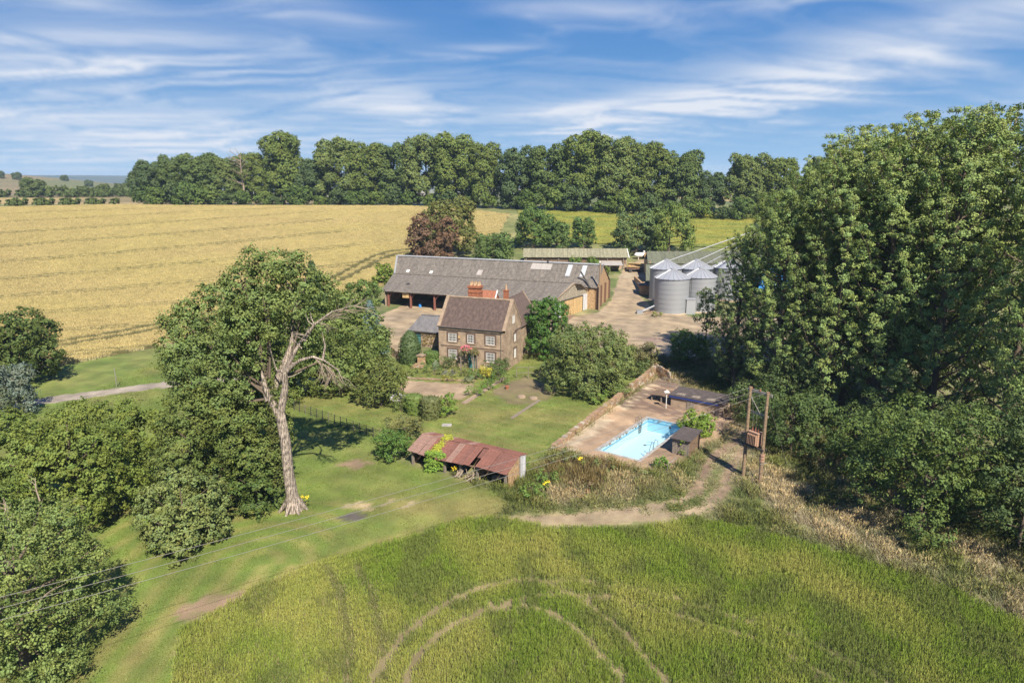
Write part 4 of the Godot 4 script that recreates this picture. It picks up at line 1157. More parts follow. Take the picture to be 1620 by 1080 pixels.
func build_silos() -> void:
	var R := 3.2
	var proto: Node3D = null
	# one ring of the wall: a corrugated band
	var ring := Shape.new()
	var pts := []
	var rad := []
	for k in 3:
		pts.append(Vector3(0, k * 0.46, 0))
		rad.append(R)
	ring.tube(pts, rad, 56, false)
	var ring_mesh := ring.done(true)
	var hoop := Shape.new()
	hoop.tube([Vector3(0, -0.04, 0), Vector3(0, 0.04, 0)], [R + 0.03, R + 0.03], 56, false)
	var hoop_mesh := hoop.done(true)
	var n := 22
	var a := TAU / n
	var panel := Shape.new()
	panel.slab(Vector3((R + 0.22) * cos(0.012), 0, 0), Vector3((R + 0.22) * cos(a), 0, (R + 0.22) * sin(a)), Vector3(0.42 * cos(a), 1.55, 0.42 * sin(a)), Vector3(0.42, 1.55, 0), 0.02)
	var rib := Shape.new()
	rib.tube([Vector3(R + 0.23, 0.03, 0), Vector3(0.42, 1.6, 0)], [0.05, 0.04], 4)
	var panel_mesh := panel.done()
	var rib_mesh := rib.done()
	var spots := [[30.6, 129.2, 7, 1.0, "nearest galvanised grain silo with a full round wall on the yard", "foremost"], [36.3, 130.6, 7, 0.94, "galvanised grain silo just right of the nearest one, sapling in front", ""], [31.6, 139.5, 7, 1.0, "galvanised grain silo behind the nearest one on the left", ""], [37.8, 139.5, 7, 1.0, "galvanised grain silo behind, between the two rear ones", ""], [44.8, 140.5, 7, 1.0, "galvanised grain silo farthest right, half hidden by poplars", ""]]
	for q in spots:
		var g := T(q[0], q[1])
		if proto == null:
			proto = thing("grain_silo", q[4], "silo", V(q[0], g, q[1]), 0.0, "galvanised grain silos")
			var base := Shape.new()
			base.tube([Vector3(0, -0.4, 0), Vector3(0, 0.12, 0)], [R + 0.3, R + 0.3], 40)
			put(proto, "plinth", base.done(), M["concrete"])
			for k in 7:
				put(proto, "wall_ring", ring_mesh, M["galvanised"], Vector3(0, 0.12 + k * 0.92, 0))
				put(proto, "hoop", hoop_mesh, M["galvanised"], Vector3(0, 0.12 + k * 0.92 + 0.9, 0))
			for k in n:
				var p := put(proto, "roof_panel", panel_mesh, M["galvanised_roof"], Vector3(0, 6.56, 0))
				p.rotation.y = k * a
				var r := put(p, "rib", rib_mesh, M["galvanised_roof"])
				r.position = Vector3.ZERO
			var cap := Shape.new()
			cap.tube([Vector3(0, 8.05, 0), Vector3(0, 8.3, 0), Vector3(0, 8.38, 0)], [0.5, 0.5, 0.12], 16)
			put(proto, "cap", cap.done(), M["galvanised_roof"])
			var lad := Shape.new()
			for x in [-0.2, 0.2]: lad.tube([Vector3(-R - 0.12, 0, x), Vector3(-R - 0.12, 6.6, x)], [0.025, 0.025], 5)
			for k in 20: lad.tube([Vector3(-R - 0.12, 0.3 + k * 0.32, -0.2), Vector3(-R - 0.12, 0.3 + k * 0.32, 0.2)], [0.015, 0.015], 4)
			put(proto, "ladder", lad.done(), M["galvanised"])
		else:
			again(proto, "grain_silo", q[4], V(q[0], g, q[1]), rng.randf() * TAU, Vector3(q[3], 1.0, q[3]), "galvanised grain silos")
	# conveyor tubes from the silo tops up to the right
	for k in 3:
		var c := thing("conveyor_tube", ["upper steel conveyor tube rising right above the silo roofs", "middle steel conveyor tube rising right above the silo roofs", "lower steel conveyor tube rising right above the silo roofs"][k], "conveyor", Vector3.ZERO, 0.0, "conveyor tubes above the silos")
		var p0: Vector3 = [V(31.6, 8.6, 139.3), V(37.6, 8.6, 139.4), V(36.2, 8.5, 130.8)][k]
		var p1: Vector3 = V(50.0, 14.8, 141.0) + Vector3(k * 0.5, -k * 0.35, k * 0.5)
		put(c, "tube", Shape.new().tube([p0, p1], [0.095, 0.095], 8).done(true), M["galvanised"])
		for j in 4:
			put(c, "flange", Shape.new().tube([p0.lerp(p1, 0.15 + j * 0.22), p0.lerp(p1, 0.165 + j * 0.22)], [0.14, 0.14], 8).done(), M["galvanised"])
	var tw := thing("elevator_tower", "grey steel elevator tower behind the poplars holding the conveyors", "tower", V(50.6, T(50, 141), 141.2))
	for q in [[-0.6, -0.6], [0.6, -0.6], [0.6, 0.6], [-0.6, 0.6]]:
		put(tw, "leg", Shape.new().tube([Vector3(q[0], 0, q[1]), Vector3(q[0], 15, q[1])], [0.07, 0.07], 5).done(), M["galvanised"])
	put(tw, "head", Shape.new().box(Vector3(-0.8, 14.2, -0.8), Vector3(0.8, 15.6, 0.8)).done(), M["galvanised"])
	# auger lying on the yard
	var au := thing("grain_auger", "white loading auger lying on the yard beside the nearest silo", "auger", V(24.3, 0, 127.4))
	put(au, "tube", Shape.new().tube([L(0, 0.35, 0), L(6.2, 2.3, 3.2)], [0.17, 0.17], 8).done(), M["galvanised_roof"])
	put(au, "hopper", Shape.new().box(L(-0.6, 0.0, 0.5), L(0.5, 0.7, -0.5)).done(), M["galvanised"])
	put(au, "frame", Shape.new().tube([L(0.8, 0.1, -0.4), L(5, 0.35, 1.6)], [0.09, 0.09], 5).tube([L(0.8, 0.1, 1.0), L(5, 0.4, 2.6)], [0.09, 0.09], 5).tube([L(3.2, 0, 0.6), L(3.4, 1.4, 1.8)], [0.07, 0.07], 5).done(), M["rusty_iron"])
	for z in [-0.6, 0.8]: put(au, "wheel", Shape.new().tube([L(3.4, 0.35, 1.4 + z), L(3.5, 0.35, 1.6 + z)], [0.35, 0.35], 12).done(), M["dark_iron"])
	var bx := thing("fan_housing", "pale metal fan housing standing between the two front silos", "fan", V(33.4, 0, 126.9))
	put(bx, "casing", Shape.new().box(L(-0.5, 0, 0.6), L(1.2, 2.9, -0.3)).done(), M["galvanised_roof"])
	put(bx, "duct", Shape.new().tube([L(0.3, 0.7, 0.6), L(0.6, 0.7, 2.0)], [0.35, 0.35], 10).done(), M["galvanised"])
	put(bx, "lid", Shape.new().slab(L(-0.6, 2.92, -0.4), L(1.3, 2.92, -0.4), L(1.3, 3.1, 0.7), L(-0.6, 3.1, 0.7), 0.06).done(), M["galvanised"])

func build_cart_shed() -> void:
	# open fronted, long side towards the camera; local x runs along the front to the right
	var fl := Vector2(-9.1, 57.16)
	var fr := Vector2(-0.37, 52.02)
	var dir := (fr - fl).normalized()
	var ln := fl.distance_to(fr)
	var s := thing("cart_shed", "low open fronted shed with rusty corrugated roof on the lawn", "shed", V(fl.x, 0, fl.y), -atan2(-dir.y, dir.x) * -1.0 * -1.0)
	s.rotation.y = atan2(dir.y, dir.x)
	var dp := 3.1
	var rows := 17
	var front := 1.42
	var ridge := 2.3
	var mats := ["rust0", "rust1", "rust2"]
	var w := (ln + 0.2) / rows
	for j in 2:
		for k in rows:
			if j == 0 and k == 11:
				continue
			var id: String = mats[rng.randi() % 2]
			if k < 5 or rng.randf() < 0.12: id = mats[2] if rng.randf() < 0.6 else mats[0]
			# corrugated sheet
			var c := Shape.new()
			var u0 := -0.1 + k * w
			var drop := -0.1 * sin(k * 0.37) + rng.randf_range(-0.03, 0.03)
			var v0 := -0.35 + rng.randf_range(-0.05, 0.05) if j == 0 else 1.9
			var v1 := 2.0 if j == 0 else 3.45
			var h0 := front + drop if j == 0 else ridge + drop * 0.4 - 0.0
			var h1 := ridge + drop * 0.4 if j == 0 else 1.95
			var lift := rng.randf_range(0.0, 0.025)
			var m := 10
			for q in m:
				var ua := u0 + w * 1.02 * q / m
				var ub := u0 + w * 1.02 * (q + 1) / m
				var ba := 0.022 * (1 if q % 2 == 0 else -1) + lift
				var bb := -0.022 * (1 if q % 2 == 0 else -1) + lift
				c.quad(L(ua, h0 + ba, v0), L(ub, h0 + bb, v0), L(ub, h1 + bb, v1), L(ua, h1 + ba, v1))
			put(s, "roof_sheet", c.done(), M[id])
	put(s, "torn_sheet", Shape.new().slab(L(-0.1 + 11 * w, 1.78, 0.9), L(-0.1 + 12 * w, 1.78, 0.9), L(-0.1 + 12 * w, ridge, 2.0), L(-0.1 + 11 * w, ridge, 2.0), 0.015).done(), M["rust1"])
	for u in [0.2, 1.9, 3.7, 5.4, 7.1, ln - 0.25]:
		put(s, "post", Shape.new().box(L(u - 0.09, 0, 0.18), L(u + 0.09, front - 0.1 * sin((u / w) * 0.37) - 0.03, 0.0)).done(), M["grey_wood"])
	put(s, "rail", Shape.new().box(L(0, front - 0.2, 0.16), L(ln, front - 0.1, 0.04)).done(), M["timber"])
	put(s, "back_wall", Shape.new().box(L(0.06, 0, dp), L(ln, 1.92, dp - 0.14)).done(), M["timber"])
	for k in 13:
		var v := 0.15 + k * 0.225
		put(s, "end_board", Shape.new().box(L(ln, 0, v + 0.105), L(ln + 0.05, (lerpf(front, ridge, clampf((v + 0.3) / 2.2, 0, 1)) if v < 2.0 else lerpf(ridge, 1.95, (v - 2.0) / 1.45)) - 0.06, v - 0.105)).done(), M["ochre_brick"] if k < 8 else (M["grey_wood"] if k < 9 else M["white_board"]))
	put(s, "side_wall", Shape.new().box(L(0, 0, dp - 0.15), L(0.05, 1.4, 0.2)).done(), M["timber"])
	put(s, "partition", Shape.new().box(L(7.0, 0, dp - 0.15), L(7.08, 1.35, 0.2)).done(), M["ochre_brick"])
	var lg := thing("timber_pile", "tangle of old grey branches heaped before the rusty shed", "log pile", V(fl.x, 0, fl.y))
	lg.rotation.y = s.rotation.y
	for k in 16:
		var u := rng.randf_range(5.0, 6.9)
		put(lg, "branch", Shape.new().tube([L(u, rng.randf_range(0.0, 0.3), rng.randf_range(-0.6, 0.2)), L(u + rng.randf_range(-0.8, 0.8), rng.randf_range(0.2, 1.1), rng.randf_range(-0.5, 0.9))], [0.06, 0.025], 5).done(), M["dead_wood"])
	var bl := thing("straw_bale", "old bale lying inside the open end of the rusty shed", "bale", V(fl.x, 0, fl.y))
	bl.rotation.y = s.rotation.y
	put(bl, "bale", Shape.new().tube([L(8.1, 0.28, 0.9), L(9.6, 0.28, 1.4)], [0.26, 0.28], 9).done(), M["pole_wood"])
	put(bl, "string", Shape.new().tube([L(8.8, 0.28, 1.13), L(8.83, 0.28, 1.14)], [0.285, 0.285], 9).done(), M["wire"])

# ---------------------------------------------------------------- pool, its walls and huts
const PT := -0.6228      # the pool's turn

func build_pool() -> void:
	var W := 4.14
	var G := 10.94
	# paved deck round the pool, clipped to its outline with the basin left open
	var s := Shape.new()
	var step := 0.5
	var wall_a := Vector2(3.9, 60.6)
	var wall_b := Vector2(18.6, 85.4)
	var x := 3.0
	while x < 26.0:
		var d := 55.0
		while d < 86.0:
			var cell := PackedVector2Array([Vector2(x, d), Vector2(x + step, d), Vector2(x + step, d + step), Vector2(x, d + step)])
			for piece in Geometry2D.intersect_polygons(P["deck"], cell):
				for q in Geometry2D.clip_polygons(piece, pool_hole):
					var n := s.v.size()
					for p in q:
						s.v.append(V(p.x, 0.08, p.y))
						var wd: float = p.distance_to(Geometry2D.get_closest_point_to_segment(p, wall_a, wall_b))
						var n1 := nz.get_noise_2d(p.x * 1.5, p.y * 1.5)
						var n2 := nf.get_noise_2d(p.x, p.y)
						var c := mixc(Color(0.34, 0.236, 0.152), Color(0.25, 0.175, 0.115), 0.4 + n1 * 0.9 + n2 * 0.3)
						if wd < 1.9 + n2 * 0.15 and n1 > -0.3: c = mixc(Color(0.45, 0.365, 0.255), Color(0.34, 0.27, 0.185), 0.35 + n2 * 0.8 + n1 * 0.6)
						# leaf litter towards the huts
						var lo := Vector2(p.x - 8.19, p.y - 60.4)
						var v := lo.x * 0.583 + lo.y * 0.812
						if v > 12.6 + n1 * 1.5 and n2 + n1 > -0.15: c = mixc(c, Color(0.13, 0.085, 0.07), 0.75)
						s.c.append(c)
					for t in Geometry2D.triangulate_polygon(q): s.i.append(n + t)
			d += step
		x += step
	setting("pool_deck", s.done(), M["yard"])
	var p := thing("swimming_pool", "rectangular outdoor pool painted pale blue in brown paved deck", "pool", V(8.19, 0, 60.4), PT)
	var b := Shape.new()
	b.quad(L(0, -1.0, 0), L(W, -1.0, 0), L(W, -1.35, G), L(0, -1.35, G))
	put(p, "floor", b.done(), M["pool_paint"])
	b = Shape.new()
	b.quad(L(0, -1.0, 0), L(W, -1.0, 0), L(W, 0.06, 0), L(0, 0.06, 0))
	b.quad(L(0, -1.0, 0), L(0, -1.35, G), L(0, 0.06, G), L(0, 0.06, 0))
	b.quad(L(W, -1.0, 0), L(W, -1.35, G), L(W, 0.06, G), L(W, 0.06, 0))
	put(p, "basin_wall", b.done(), M["pool_paint"])
	put(p, "end_wall", Shape.new().quad(L(0, -1.35, G), L(W, -1.35, G), L(W, 0.06, G), L(0, 0.06, G)).done(), M["pool_paint_shaded"])  # darker than the basin walls, with shade in the paint colour
	b = Shape.new()
	b.box(L(0.012, -0.36, G), L(W - 0.012, -0.24, G - 0.012))
	b.box(L(0, -0.36, G - 0.02), L(0.012, -0.24, 0.02))
	b.box(L(0.012, -0.02, G), L(W - 0.012, 0.07, G - 0.016))
	put(p, "tile_band", b.done(), M["pool_band"])
	# coping stones
	for q in [[0.0, W, 14], [G, W, 14]]:
		for k in 8:
			var u0: float = -0.3 + k * (W + 0.6) / 8.0
			var v0: float = -0.3 if q[0] == 0.0 else G
			put(p, "coping_stone", Shape.new().box(L(u0 + 0.008, 0.0, v0 + 0.3), L(u0 + (W + 0.6) / 8.0 - 0.008, 0.115 + rng.randf() * 0.006, v0)).done(), M["coping"])
	for u in [-0.3, W]:
		for k in 18:
			var v0: float = k * G / 18.0
			put(p, "coping_stone", Shape.new().box(L(u, 0.0, v0 + G / 18.0 - 0.008), L(u + 0.3, 0.115 + rng.randf() * 0.006, v0 + 0.008)).done(), M["coping"])
	var lad := Node3D.new()
	lad.name = "ladder"
	p.add_child(lad, true)
	for v in [8.6, 9.15]:
		put(lad, "rail", Shape.new().tube([L(-0.35, 0.1, v), L(-0.3, 0.75, v), L(0.0, 0.85, v), L(0.1, 0.6, v), L(0.1, -0.95, v)], [0.025, 0.025, 0.025, 0.025, 0.025], 6).done(), M["steel"])
	for k in 4: put(lad, "step", Shape.new().box(L(0.06, -0.15 - k * 0.25, 9.15), L(0.16, -0.1 - k * 0.25, 8.6)).done(), M["dark_iron"])
	put(p, "skimmer", Shape.new().tube([L(W * 0.62, -0.45, G - 0.005), L(W * 0.62, -0.45, G - 0.03)], [0.13, 0.13], 12).tube([L(W * 0.62, -0.45, G - 0.02), L(W * 0.62, -0.45, G - 0.04)], [0.09, 0.09], 12).done(), M["dark_iron"])
	put(p, "drain", Shape.new().tube([L(1.75, -1.22, 6.6), L(1.75, -1.19, 6.6)], [0.16, 0.16], 12).done(), M["dark_iron"])
	put(p, "hose", Shape.new().tube([L(1.75, -1.17, 6.6), L(2.3, -1.18, 7.2), L(2.2, -1.22, 7.9), L(1.5, -1.24, 7.6)], [0.025, 0.025, 0.025, 0.025], 5).done(), M["pool_band"])
	put(p, "handrail", Shape.new().tube([L(W + 0.1, 0.1, 3.0), L(W + 0.05, 0.7, 3.1), L(W - 0.2, 0.75, 3.2), L(W - 0.45, -0.3, 3.2)], [0.025, 0.025, 0.025, 0.025], 6).tube([L(W + 0.1, 0.1, 4.0), L(W + 0.05, 0.7, 4.0), L(W - 0.2, 0.75, 4.0), L(W - 0.45, -0.3, 4.0)], [0.025, 0.025, 0.025, 0.025], 6).done(), M["steel"])
	# rubble wall between lawn and deck: courses of uneven stones
	stone_wall("stone_wall", "long rubble stone wall between the lawn and the pool", wall_a, wall_b, 0.5, 1.45, 0.85)
	stone_wall("stone_wall", "short rubble wall end with pillar at the far corner of the pool", Vector2(18.6, 85.4), Vector2(19.9, 83.0), 1.7, 1.3, 0.5)
	stone_wall("stone_wall", "low broken wall along the near edge of the pool deck", Vector2(4.2, 60.2), Vector2(11.4, 55.7), 0.32, 0.26, 0.3)
	# changing room with felt roof and blue board
	var c := thing("changing_hut", "long low changing hut with black felt roof and blue board", "hut", V(8.19, 0, 60.4), PT)
	put(c, "wall", Shape.new().box(L(0.4, 0, 16.3), L(6.4, 1.6, 16.1)).box(L(0.4, 0, 18.8), L(6.4, 1.8, 18.6)).box(L(0.4, 0, 18.6), L(0.6, 1.62, 16.303)).box(L(6.2, 0, 18.6), L(6.4, 1.62, 16.303)).done(), M["stone_wall"])
	put(c, "roof", Shape.new().slab(L(0.2, 1.7, 15.9), L(6.6, 1.7, 15.9), L(6.6, 1.95, 19.0), L(0.2, 1.95, 19.0), 0.09).done(), M["felt"])
	put(c, "fascia", Shape.new().box(L(0.25, 1.36, 15.98), L(5.9, 1.62, 15.92)).done(), M["blue_board"])
	put(c, "door", Shape.new().box(L(2.3, 0.05, 16.08), L(3.1, 1.4, 16.04)).done(), M["grey_wood"])
	for k in 3: put(c, "roof_patch", Shape.new().slab(L(0.9 + k * 1.7, 1.76, 16.3), L(1.9 + k * 1.7, 1.76, 16.3), L(1.8 + k * 1.7, 1.82, 17.0), L(1.0 + k * 1.7, 1.82, 16.8), 0.015).done(), M["grey_wood"])
	put(c, "porch_roof", Shape.new().slab(L(-2.4, 0.95, 16.6), L(0.35, 1.3, 16.4), L(0.35, 1.5, 18.2), L(-2.4, 1.05, 18.4), 0.08).done(), M["timber"])
	for q in [[-2.2, 16.8], [-2.2, 18.2], [-1.0, 16.7]]: put(c, "post", Shape.new().box(L(q[0] - 0.06, 0, q[1] + 0.06), L(q[0] + 0.06, 0.95, q[1] - 0.06)).done(), M["grey_wood"])
	c.scale.y = 0.86
	var gate := thing("wire_gate", "grey framed gate panel leaning behind the changing hut", "gate", V(8.19, 0, 60.4), PT)
	for k in 5: put(gate, "bar", Shape.new().tube([L(-2.6 + k * 0.55, 0.1, 20.3), L(-2.6 + k * 0.55, 1.9, 20.4)], [0.03, 0.03], 5).done(), M["wire"])
	for h in [0.3, 1.1, 1.9]: put(gate, "rail", Shape.new().tube([L(-2.6, h, 20.3), L(-0.4, h, 20.35)], [0.04, 0.04], 5).done(), M["wire"])
	# pump hut at the pool's right side
	var h := thing("pump_hut", "small weathered wooden hut with flat felt roof beside the pool", "hut", V(8.19, 0, 60.4), PT)
	for k in 6: put(h, "board", Shape.new().box(L(5.95 + k * 0.27, 0, 3.36), L(5.95 + k * 0.27 + 0.25, 1.66, 3.3 - rng.randf() * 0.02)).done(), M["grey_wood"])
	put(h, "wall", Shape.new().box(L(5.95, 0, 6.0), L(6.02, 1.7, 3.37)).box(L(6.03, 0, 6.0), L(7.5, 1.7, 5.93)).box(L(7.5, 0, 6.0), L(7.57, 1.7, 3.37)).done(), M["timber"])
	put(h, "roof", Shape.new().slab(L(5.75, 1.68, 3.05), L(7.75, 1.72, 3.05), L(7.75, 1.86, 6.2), L(5.75, 1.84, 6.2), 0.08).done(), M["felt"])
	# white garden table
	var t := thing("garden_table", "round white garden table on the deck behind the pump hut", "table", V(20.3, 0.08, 68.0))
	put(t, "table_top", Shape.new().tube([Vector3(0, 0.68, 0), Vector3(0, 0.72, 0)], [0.55, 0.55], 20).done(), M["white"])
	for k in 4:
		var a := k * PI / 2 + 0.4
		put(t, "leg", Shape.new().tube([Vector3(cos(a) * 0.35, 0.68, sin(a) * 0.35), Vector3(cos(a) * 0.45, 0, sin(a) * 0.45)], [0.03, 0.03], 6).done(), M["white"])
	var lp := thing("bird_table", "white post with small flat top beside the pool's far end", "bird table", V(17.2, 0.08, 72.4))
	put(lp, "post", Shape.new().tube([Vector3.ZERO, Vector3(0, 1.9, 0)], [0.05, 0.05], 7).done(), M["white"])
	put(lp, "tray", Shape.new().box(Vector3(-0.28, 1.88, -0.28), Vector3(0.28, 1.94, 0.28)).done(), M["white"])
	put(lp, "roof", Shape.new().tube([Vector3(0, 1.94, 0), Vector3(0, 2.15, 0)], [0.25, 0.02], 4).done(), M["white"])
	var bk := thing("yellow_bucket", "small yellow bucket standing by the changing hut wall", "bucket", V(18.9, 0.08, 73.0))
	put(bk, "bucket", Shape.new().tube([Vector3.ZERO, Vector3(0, 0.34, 0)], [0.13, 0.18], 12).done(), M["yellow_plastic"])
	put(bk, "handle", Shape.new().tube([Vector3(-0.17, 0.33, 0), Vector3(0, 0.5, 0), Vector3(0.17, 0.33, 0)], [0.012, 0.012, 0.012], 4).done(), M["wire"])
	var rl := thing("step_rail", "pale metal hand rail by the steps at the deck's near corner", "rail", V(13.6, 0, 55.4))
	put(rl, "post", Shape.new().tube([Vector3(0, 0, 0), Vector3(0, 0.8, 0)], [0.03, 0.03], 6).done(), M["wire"])
	put(rl, "bar", Shape.new().tube([Vector3(0, 0.8, 0), L(1.0, 1.1, 0.9)], [0.03, 0.03], 6).done(), M["wire"])

func stone_wall(called: String, label: String, a: Vector2, b: Vector2, h0: float, h1: float, thick: float) -> void:
	var w := thing(called, label, "wall", V(a.x, 0, a.y))
	var dir := (b - a).normalized()
	w.rotation.y = atan2(dir.y, dir.x)
	var ln := a.distance_to(b)
	var s := Shape.new()
	var courses := 5
	for j in courses:
		var u := rng.randf_range(-0.2, 0.0)
		while u < ln:
			var l := rng.randf_range(0.22, 0.5)
			var f := clampf(u / ln, 0.0, 1.0)
			var hh := lerpf(h0, h1, f) / courses
			var g := rng.randf_range(0.75, 1.25)
			s.col = Color(0.285 * g, 0.20 * g * rng.randf_range(0.92, 1.05), 0.125 * g * rng.randf_range(0.85, 1.1))
			if rng.randf() < 0.12: s.col = Color(0.36, 0.32, 0.26) * g
			var o := rng.randf_range(-0.03, 0.03)
			var top := rng.randf_range(-0.05, 0.09) * (1.0 if j == courses - 1 else 0.0)
			s.turned(L(u + l * 0.5, hh * (j + 0.5) + top * 0.5, o), Vector3(l - 0.02, hh - 0.015 + top, thick * 0.5 + rng.randf_range(-0.03, 0.03)), rng.randf_range(-0.05, 0.05), Vector3(0, 0, rng.randf_range(-0.04, 0.04)))
			u += l
	var stones := put(w, "stones", s.done(), M["wall_stones"])
	stones.set_meta("kind", "stuff")
	put(w, "core", Shape.new().hexa([L(0, 0, thick * 0.2), L(0, 0, -thick * 0.2), L(ln, 0, -thick * 0.2), L(ln, 0, thick * 0.2), L(0, h0 * 0.92, thick * 0.2), L(0, h0 * 0.92, -thick * 0.2), L(ln, h1 * 0.92, -thick * 0.2), L(ln, h1 * 0.92, thick * 0.2)]).done(), M["trim_stone"])

# ---------------------------------------------------------------- power line
func build_pole() -> void:
	var a := V(19.91, 0, 54.49)
	var b := V(20.82, 0, 53.0)
	var p := thing("transformer_pole", "twin wooden pole carrying a rusty transformer beside the dirt track", "utility pole", a)
	var r := b - a
	var n := Vector3(r.z, 0, -r.x).normalized()
	var ax := r.normalized()
	for q in [Vector3.ZERO, r]:
		put(p, "pole", Shape.new().tube([q - Vector3.UP * 0.5, q + Vector3.UP * 4.0, q + Vector3.UP * 8.15], [0.16, 0.145, 0.12], 10).done(), M["pole_wood"])
	put(p, "top_crossarm", Shape.new().turned(r * 0.5 + Vector3(0, 7.85, 0) + n * 0.16, Vector3(2.4, 0.2, 0.14), atan2(-ax.z, ax.x)).done(), M["wire"])
	put(p, "lower_crossarm", Shape.new().turned(r * 0.5 + Vector3(0, 6.0, 0) + n * 0.16, Vector3(2.0, 0.15, 0.12), atan2(-ax.z, ax.x)).done(), M["wire"])
	for k in 2: put(p, "platform_beam", Shape.new().turned(r * 0.5 + Vector3(0, 3.15, 0) + n * (0.2 - k * 0.4), Vector3(2.2, 0.14, 0.1), atan2(-ax.z, ax.x)).done(), M["dark_iron"])
	var yaw := atan2(-ax.z, ax.x)
	var tf := put(p, "transformer", Shape.new().turned(r * 0.5 + Vector3(0, 3.85, 0), Vector3(0.95, 1.1, 0.6), yaw).turned(r * 0.5 + Vector3(0, 4.43, 0), Vector3(1.05, 0.08, 0.7), yaw).done(), M["transformer"])
	for k in 6:
		for side in [-1, 1]:
			put(tf, "cooling_fin", Shape.new().turned(r * 0.5 + Vector3(0, 3.85, 0) + ax * (-0.4 + k * 0.16) + n * 0.38 * side, Vector3(0.05, 0.9, 0.2), yaw).done(), M["transformer"])
	for k in 3:
		var q := r * 0.5 + ax * (-0.3 + k * 0.3) + Vector3(0, 4.47, 0)
		put(tf, "bushing", Shape.new().tube([q, q + Vector3.UP * 0.1, q + Vector3.UP * 0.12, q + Vector3.UP * 0.3], [0.05, 0.09, 0.06, 0.04], 8).done(), M["ceramic"])
	for k in 3:
		var q := r * 0.5 + ax * (-0.85 + k * 0.85) + Vector3(0, 7.9, 0) + n * 0.16
		put(p, "insulator", Shape.new().tube([q, q + Vector3.UP * 0.08, q + Vector3.UP * 0.16, q + Vector3.UP * 0.24], [0.04, 0.09, 0.07, 0.03], 8).done(), M["ceramic"])
		put(p, "jumper", Shape.new().tube([q, r * 0.5 + ax * (-0.4 + k * 0.4) + Vector3(0, 6.1, 0), r * 0.5 + ax * (-0.3 + k * 0.3) + Vector3(0, 4.75, 0)], [0.012, 0.012, 0.012], 4).done(), M["wire"])
	put(p, "bracing", Shape.new().tube([Vector3(0, 7.5, 0), r + Vector3(0, 5.4, 0)], [0.03, 0.03], 5).done(), M["wire"])
	for h in [2.1, 2.35, 2.6]: put(p, "cable_box", Shape.new().tube([r + Vector3(0, h, 0), r + Vector3(0, h + 0.16, 0)], [0.22, 0.22], 10).done(), M["transformer"])
	put(p, "sign_arm", Shape.new().turned(r + Vector3(0.1, 1.95, 0.1), Vector3(0.7, 0.06, 0.06), 0.4).done(), M["wire"])
	for q in [[r + Vector3(0, 7.6, 0), V(24.6, 0, 56.6) - a], [r + Vector3(0, 7.2, 0), V(23.0, 0, 59.6) - a]]:
		put(p, "guy_wire", Shape.new().tube([q[0], q[1]], [0.016, 0.016], 5).done(), M["wire"])
	# three wires to the next pole, out of the picture on the left
	var labels := ["rear power wire running left from the transformer pole over the pool", "middle power wire running left from the transformer pole over the pool", "front power wire running left from the transformer pole over the pool"]
	for k in 3:
		var s0 := a + r * 0.5 + ax * (-0.85 + k * 0.85) + Vector3(0, 8.1, 0)
		var s1 := V(-52.4, 8.2, 6.3) + Vector3(0.9, 0, 0.75) * (k - 1)
		var pts := []
		var rad := []
		for j in 41:
			var t := j / 40.0
			pts.append(s0.lerp(s1, t) - Vector3.UP * 5.0 * t * (1.0 - t))
			rad.append(0.012)
		var wr := put(self, "power_wire", Shape.new().tube(pts, rad, 4).done(), M["wire"])
		tag(wr, labels[k], "wire", "power wires")

# ---------------------------------------------------------------- foliage
const LEAF := 1.3

# a crown: many small leaf faces in clumps. clumps: [centre, outward, radius]
func foliage(clumps: Array, per: int, size: float, col: Color, vary := 0.16, droop := 0.0) -> ArrayMesh:
	var total := clumps.size() * per
	var v := PackedVector3Array()
	var c := PackedColorArray()
	var ix := PackedInt32Array()
	v.resize(total * 4)
	c.resize(total * 4)
	ix.resize(total * 6)
	var k := 0
	for q in clumps:
		var p: Vector3 = q[0]
		var out: Vector3 = q[1]
		var r: float = q[2]
		var tone := rng.randf_range(1.0 - vary, 1.0 + vary)
		var warm := rng.randf_range(-0.1, 0.1)
		for j in per:
			var o := ru()
			var rr := pow(rng.randf(), 0.45) * r
			var n := (out * 0.75 + o * 0.55 + ru() * 0.55).normalized()
			var t := n.cross(ru()).normalized()
			var b := n.cross(t)
			if droop > 0.0:
				b = (b + Vector3.DOWN * droop).normalized()
				t = b.cross(n).normalized()
			var s := size * rng.randf_range(0.7, 1.3)
			var at := p + Vector3(o.x, o.y * 0.75, o.z) * rr
			var i := k * 4
			v[i] = at - b * s * 0.6
			v[i + 1] = at + t * s * 0.38 + n * s * 0.08
			v[i + 2] = at + b * s * 0.6
			v[i + 3] = at - t * s * 0.38 + n * s * 0.08
			var g := tone * rng.randf_range(0.82, 1.18)
			var cc := Color(col.r * g * (1.0 + warm), col.g * g, col.b * g * (1.0 - warm)) * LEAF
			c[i] = cc; c[i + 1] = cc; c[i + 2] = cc; c[i + 3] = cc
			var m := k * 6
			ix[m] = i; ix[m + 1] = i + 1; ix[m + 2] = i + 2
			ix[m + 3] = i; ix[m + 4] = i + 2; ix[m + 5] = i + 3
			k += 1
	var a := []
	a.resize(Mesh.ARRAY_MAX)
	a[Mesh.ARRAY_VERTEX] = v
	a[Mesh.ARRAY_COLOR] = c
	a[Mesh.ARRAY_INDEX] = ix
	var mesh := ArrayMesh.new()
	mesh.add_surface_from_arrays(Mesh.PRIMITIVE_TRIANGLES, a)
	return mesh

